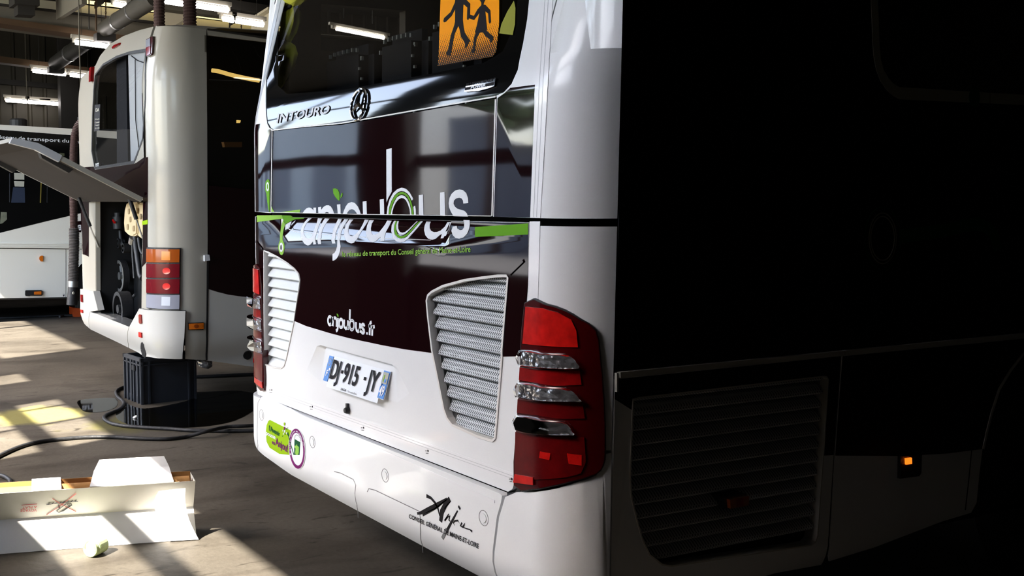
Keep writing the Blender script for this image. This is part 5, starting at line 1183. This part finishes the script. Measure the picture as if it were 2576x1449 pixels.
def tpar(u, v, z):
    p = fl(u, v, z); return (p-L0).dot(dl)
t1, t2_ = tpar(232, 1232, zt_), tpar(443, 1226, zt_)
sheet('top_flap', CARD, [BP(t1-.01, TO, zt_+.002), BP(t2_, TO, zt_+.002), BP(t2_+.0, .20, zt_+.03), BP(t1+.02, .20, zt_+.03)], Vector((0, 0, .004)))
sheet('top_flap', CARD, [BP(t1+.02, .20, zt_+.03), BP(t2_, .20, zt_+.03), BP(t2_-.02, .24, zt_+.075), BP(t1+.05, .24, zt_+.075)], Vector((0, 0, .004)))
t1, t2_ = tpar(80, 1240, zt_), tpar(155, 1236, zt_)
sheet('top_flap', CARD, [BP(t1, TO, zt_+.001), BP(t2_, TO, zt_+.001), BP(t2_, .185, zt_+.014), BP(t1, .185, zt_+.014)], Vector((0, 0, .003)))
lc = [(400, 1236), (388, 1264), (398, 1306), (425, 1361)]; rc = [(467, 1228), (466, 1262), (476, 1308), (500, 1357.5)]
offs = [.008, -.006, -.014, -.016]
def FQ(u, v, b_):                             # pixel -> plane parallel to the carton's front, b_ behind its foot line
    d = ray(u, v); o = Vector((0, 0, EYE)); p0 = L0 + nb*b_; return o + d*((p0-o).dot(nb)/d.dot(nb))
lv = bez([FQ(*p, b_) for p, b_ in zip(lc, offs)], 4); rv_ = bez([FQ(*p, b_) for p, b_ in zip(rc, offs)], 4); n = len(lv)
vs = [p for p in lv] + [p for p in rv_]
for p in vs: p.z = max(p.z, .004)
obj('end_flap', vs + [p + nb*.004 for p in vs], [(i, n+i, n+i+1, i+1) for i in range(n-1)] + [(2*n+i, 2*n+i+1, 3*n+i+1, 3*n+i) for i in range(n-1)] + [(n+i, 3*n+i, 3*n+i+1, n+i+1) for i in range(n-1)] + [(i, i+1, 2*n+i+1, 2*n+i) for i in range(n-1)], CARD, bx, smooth=40)
B7 = Z(0, 1160, 5.013)
def FP(u, v):                                 # pixel -> the carton's upper front face
    p0 = BP(0, FO, zf); e2 = (BP(0, TO, zt_)-p0).normalized(); nr = dl.cross(e2).normalized(); d = ray(u, v); o = Vector((0, 0, EYE))
    p = o + d*((p0-o).dot(nr)/d.dot(nr)); return p - nb*.0035
def FX(s, a, c, b_):                          # upside-down handwriting
    O = FP(*B7([a])[0]); text_plane('handwriting', PENR, fu, s, O, FP(*B7([c])[0])-O, FP(*B7([b_])[0])-O, .01)
FX('VOYAGE', (466, 600), (258, 606), (463, 634)); FX('A PLAT', (468, 562), (285, 572), (465, 590))
def pen(pts, m_=PENB, r=.0014): MB().tube([FP(*p) for p in B7(pts)], r, 4).build('pen_line', m_, fu)
pen([(272, 552), (468, 539)], PENR)
pen([(585, 548), (700, 530), (850, 515), (985, 505)])
for i in range(8): pen([(600+i*48, 546-i*5), (632+i*48, 522-i*5)], PENB, .0011)
pen([(712, 626), (835, 538), (895, 527), (908, 552), (800, 625), (740, 645), (712, 626)]); pen([(760, 640), (890, 560)]); pen([(845, 540), (862, 556), (905, 548)]); pen([(735, 545), (738, 575), (758, 588)]); pen([(728, 578), (750, 590), (757, 565)])
pen([(662, 470), (760, 535), (958, 634)], PENR); pen([(960, 406), (780, 545), (588, 674)], PENR)
# ================================================================== small things on the floor
jp = fl(236, 1398); ja = Vector((-.62, .78, 0)).normalized(); JK = 1.22
jr = thing('jar', 'small pale green plastic jar lying open before the carton', 'jar', jp)
jc = jp + Vector((0, 0, .034*JK)) - ja*.03
jl = lambda pr: [(r*JK, h_*JK) for r, h_ in pr]
MB().lathe(jl([(.026, .010), (.0305, -.002), (.0325, 0), (.0325, .006), (.030, .008), (.0325, .012), (.030, .016), (.034, .020), (.034, .075), (.030, .080), (0, .080)]), jc, ja, 24).build('body', JARG, jr, smooth=35)
MB().lathe(jl([(.0295, .0), (.028, .004), (.028, .06), (0, .06)]), jc, ja, 24).build('inside', JARW, jr, smooth=35)
MB().lathe(jl([(.034, .026), (.0345, .026), (.0345, .07), (.034, .07)]), jc, ja, 24).build('paper_label', JARG, jr)
rp_ = fl(340, 1053); o = MB().tube([rp_ + Vector((.013*math.cos(a), .013*math.sin(a)*.9, .012 + .004*math.sin(a))) for a in [2*math.pi*i/16 for i in range(17)]], .0065, 8, cap=False).build('plastic_ring', JARW)
tag(o, 'tiny white plastic ring on the wet floor before the crate', 'ring')
def cable(label, pts, r, kind='cable', k=7):
    o = MB().tube(bez([fl(q[0], q[1], r + (q[2] if len(q) > 2 else 0)) for q in pts], k), r, 8).build(kind, RUBBER, smooth=60); tag(o, label, 'hose'); return o
cable('black air hose crossing the sunlit floor from left edge towards the front coach', [(-40, 1170), (0, 1146), (50, 1124), (100, 1111), (150, 1105), (220, 1100), (285, 1099.5), (350, 1103), (420, 1104), (470, 1098), (520, 1085, .03), (570, 1074, .03), (625, 1071, .028), (700, 1066, .0)], .0135, 'air_hose')
cable('black air hose curling from behind the crate round its wet front', [(345, 968), (322, 971), (302, 977), (292, 986), (296, 998), (308, 1008), (311, 1017), (300, 1029), (280, 1038), (264, 1046), (263, 1055), (280, 1065), (310, 1071), (360, 1075), (430, 1079), (490, 1083), (560, 1084), (640, 1083), (700, 1080)], .0135, 'air_hose')
cable('black cable on the floor behind the crate', [(470, 949), (500, 947.5), (560, 945), (610, 942.5), (680, 941)], .016, 'floor_cable')
cable('small black hose loop at the left edge, above the carton', [(-40, 1188), (-10, 1193), (12, 1199), (25, 1208), (26, 1217), (16, 1226), (0, 1233), (-30, 1240)], .0135, 'air_hose')
cable('thin black cable lying along the shade edge under the far coach', [(-40, 801), (40, 799), (120, 795), (190, 793), (226, 795)], .016, 'floor_cable')
cable('thin cable rising over the orange stand beside the open coach', [(150, 797), (168, 791), (186, 783), (203, 768), (216, 752)], .014, 'floor_cable')
# orange stand
q0 = fl(196, 797); st_ = thing('jack_stand', 'orange steel stand on the floor between the left coaches', 'stand', q0)
xs = q0.x
mb = MB(); mb.slab([on(186, 797, 0, xs), on(226, 801, 0, xs), on(226, 777, 0, xs), on(186, 775, 0, xs)], (-.25, 0, 0))
mb.build('base', ORANGE, st_)
MB().slab([on(174, 770.5, 0, xs-.3), on(186, 775, 0, xs), on(186, 796.5, 0, xs), on(174, 788, 0, xs-.3)], (-.05, .05, 0)).build('side_plate', ORANGE, st_)
MB().tube([on(196, 776, 0, xs-.12), on(198, 756, 0, xs-.12)], .05, 12).build('post', DARKST, st_)
# wet films on the concrete
def wet(label, pts, z):
    q = [fl(u, v, z) for u, v in pts]; o = obj('water_puddle', q, [tuple(range(len(q)))], WET); stuff(o); tag(o, label, 'puddle')
    if o.data.polygons[0].normal.z < 0: o.data.flip_normals()
wet('wide dark puddle round the crate', smoothpx([(300, 1005), (318, 1022), (292, 1040), (300, 1058), (345, 1072), (430, 1076), (520, 1072), (590, 1058), (640, 1030), (660, 1000), (620, 985), (560, 984), (500, 990), (470, 1008), (380, 1026), (340, 1024)], 3), .0022)
wet('small puddle mirroring the orange stand', smoothpx([(196, 1008), (240, 1002), (285, 1001), (296, 1010), (288, 1026), (255, 1036), (215, 1036), (200, 1024)], 3), .0022)
wet('pale glossy puddle right of the crate', smoothpx([(470, 988), (520, 985), (580, 982), (612, 984), (570, 992), (530, 1000), (480, 1003)], 3), .0030)
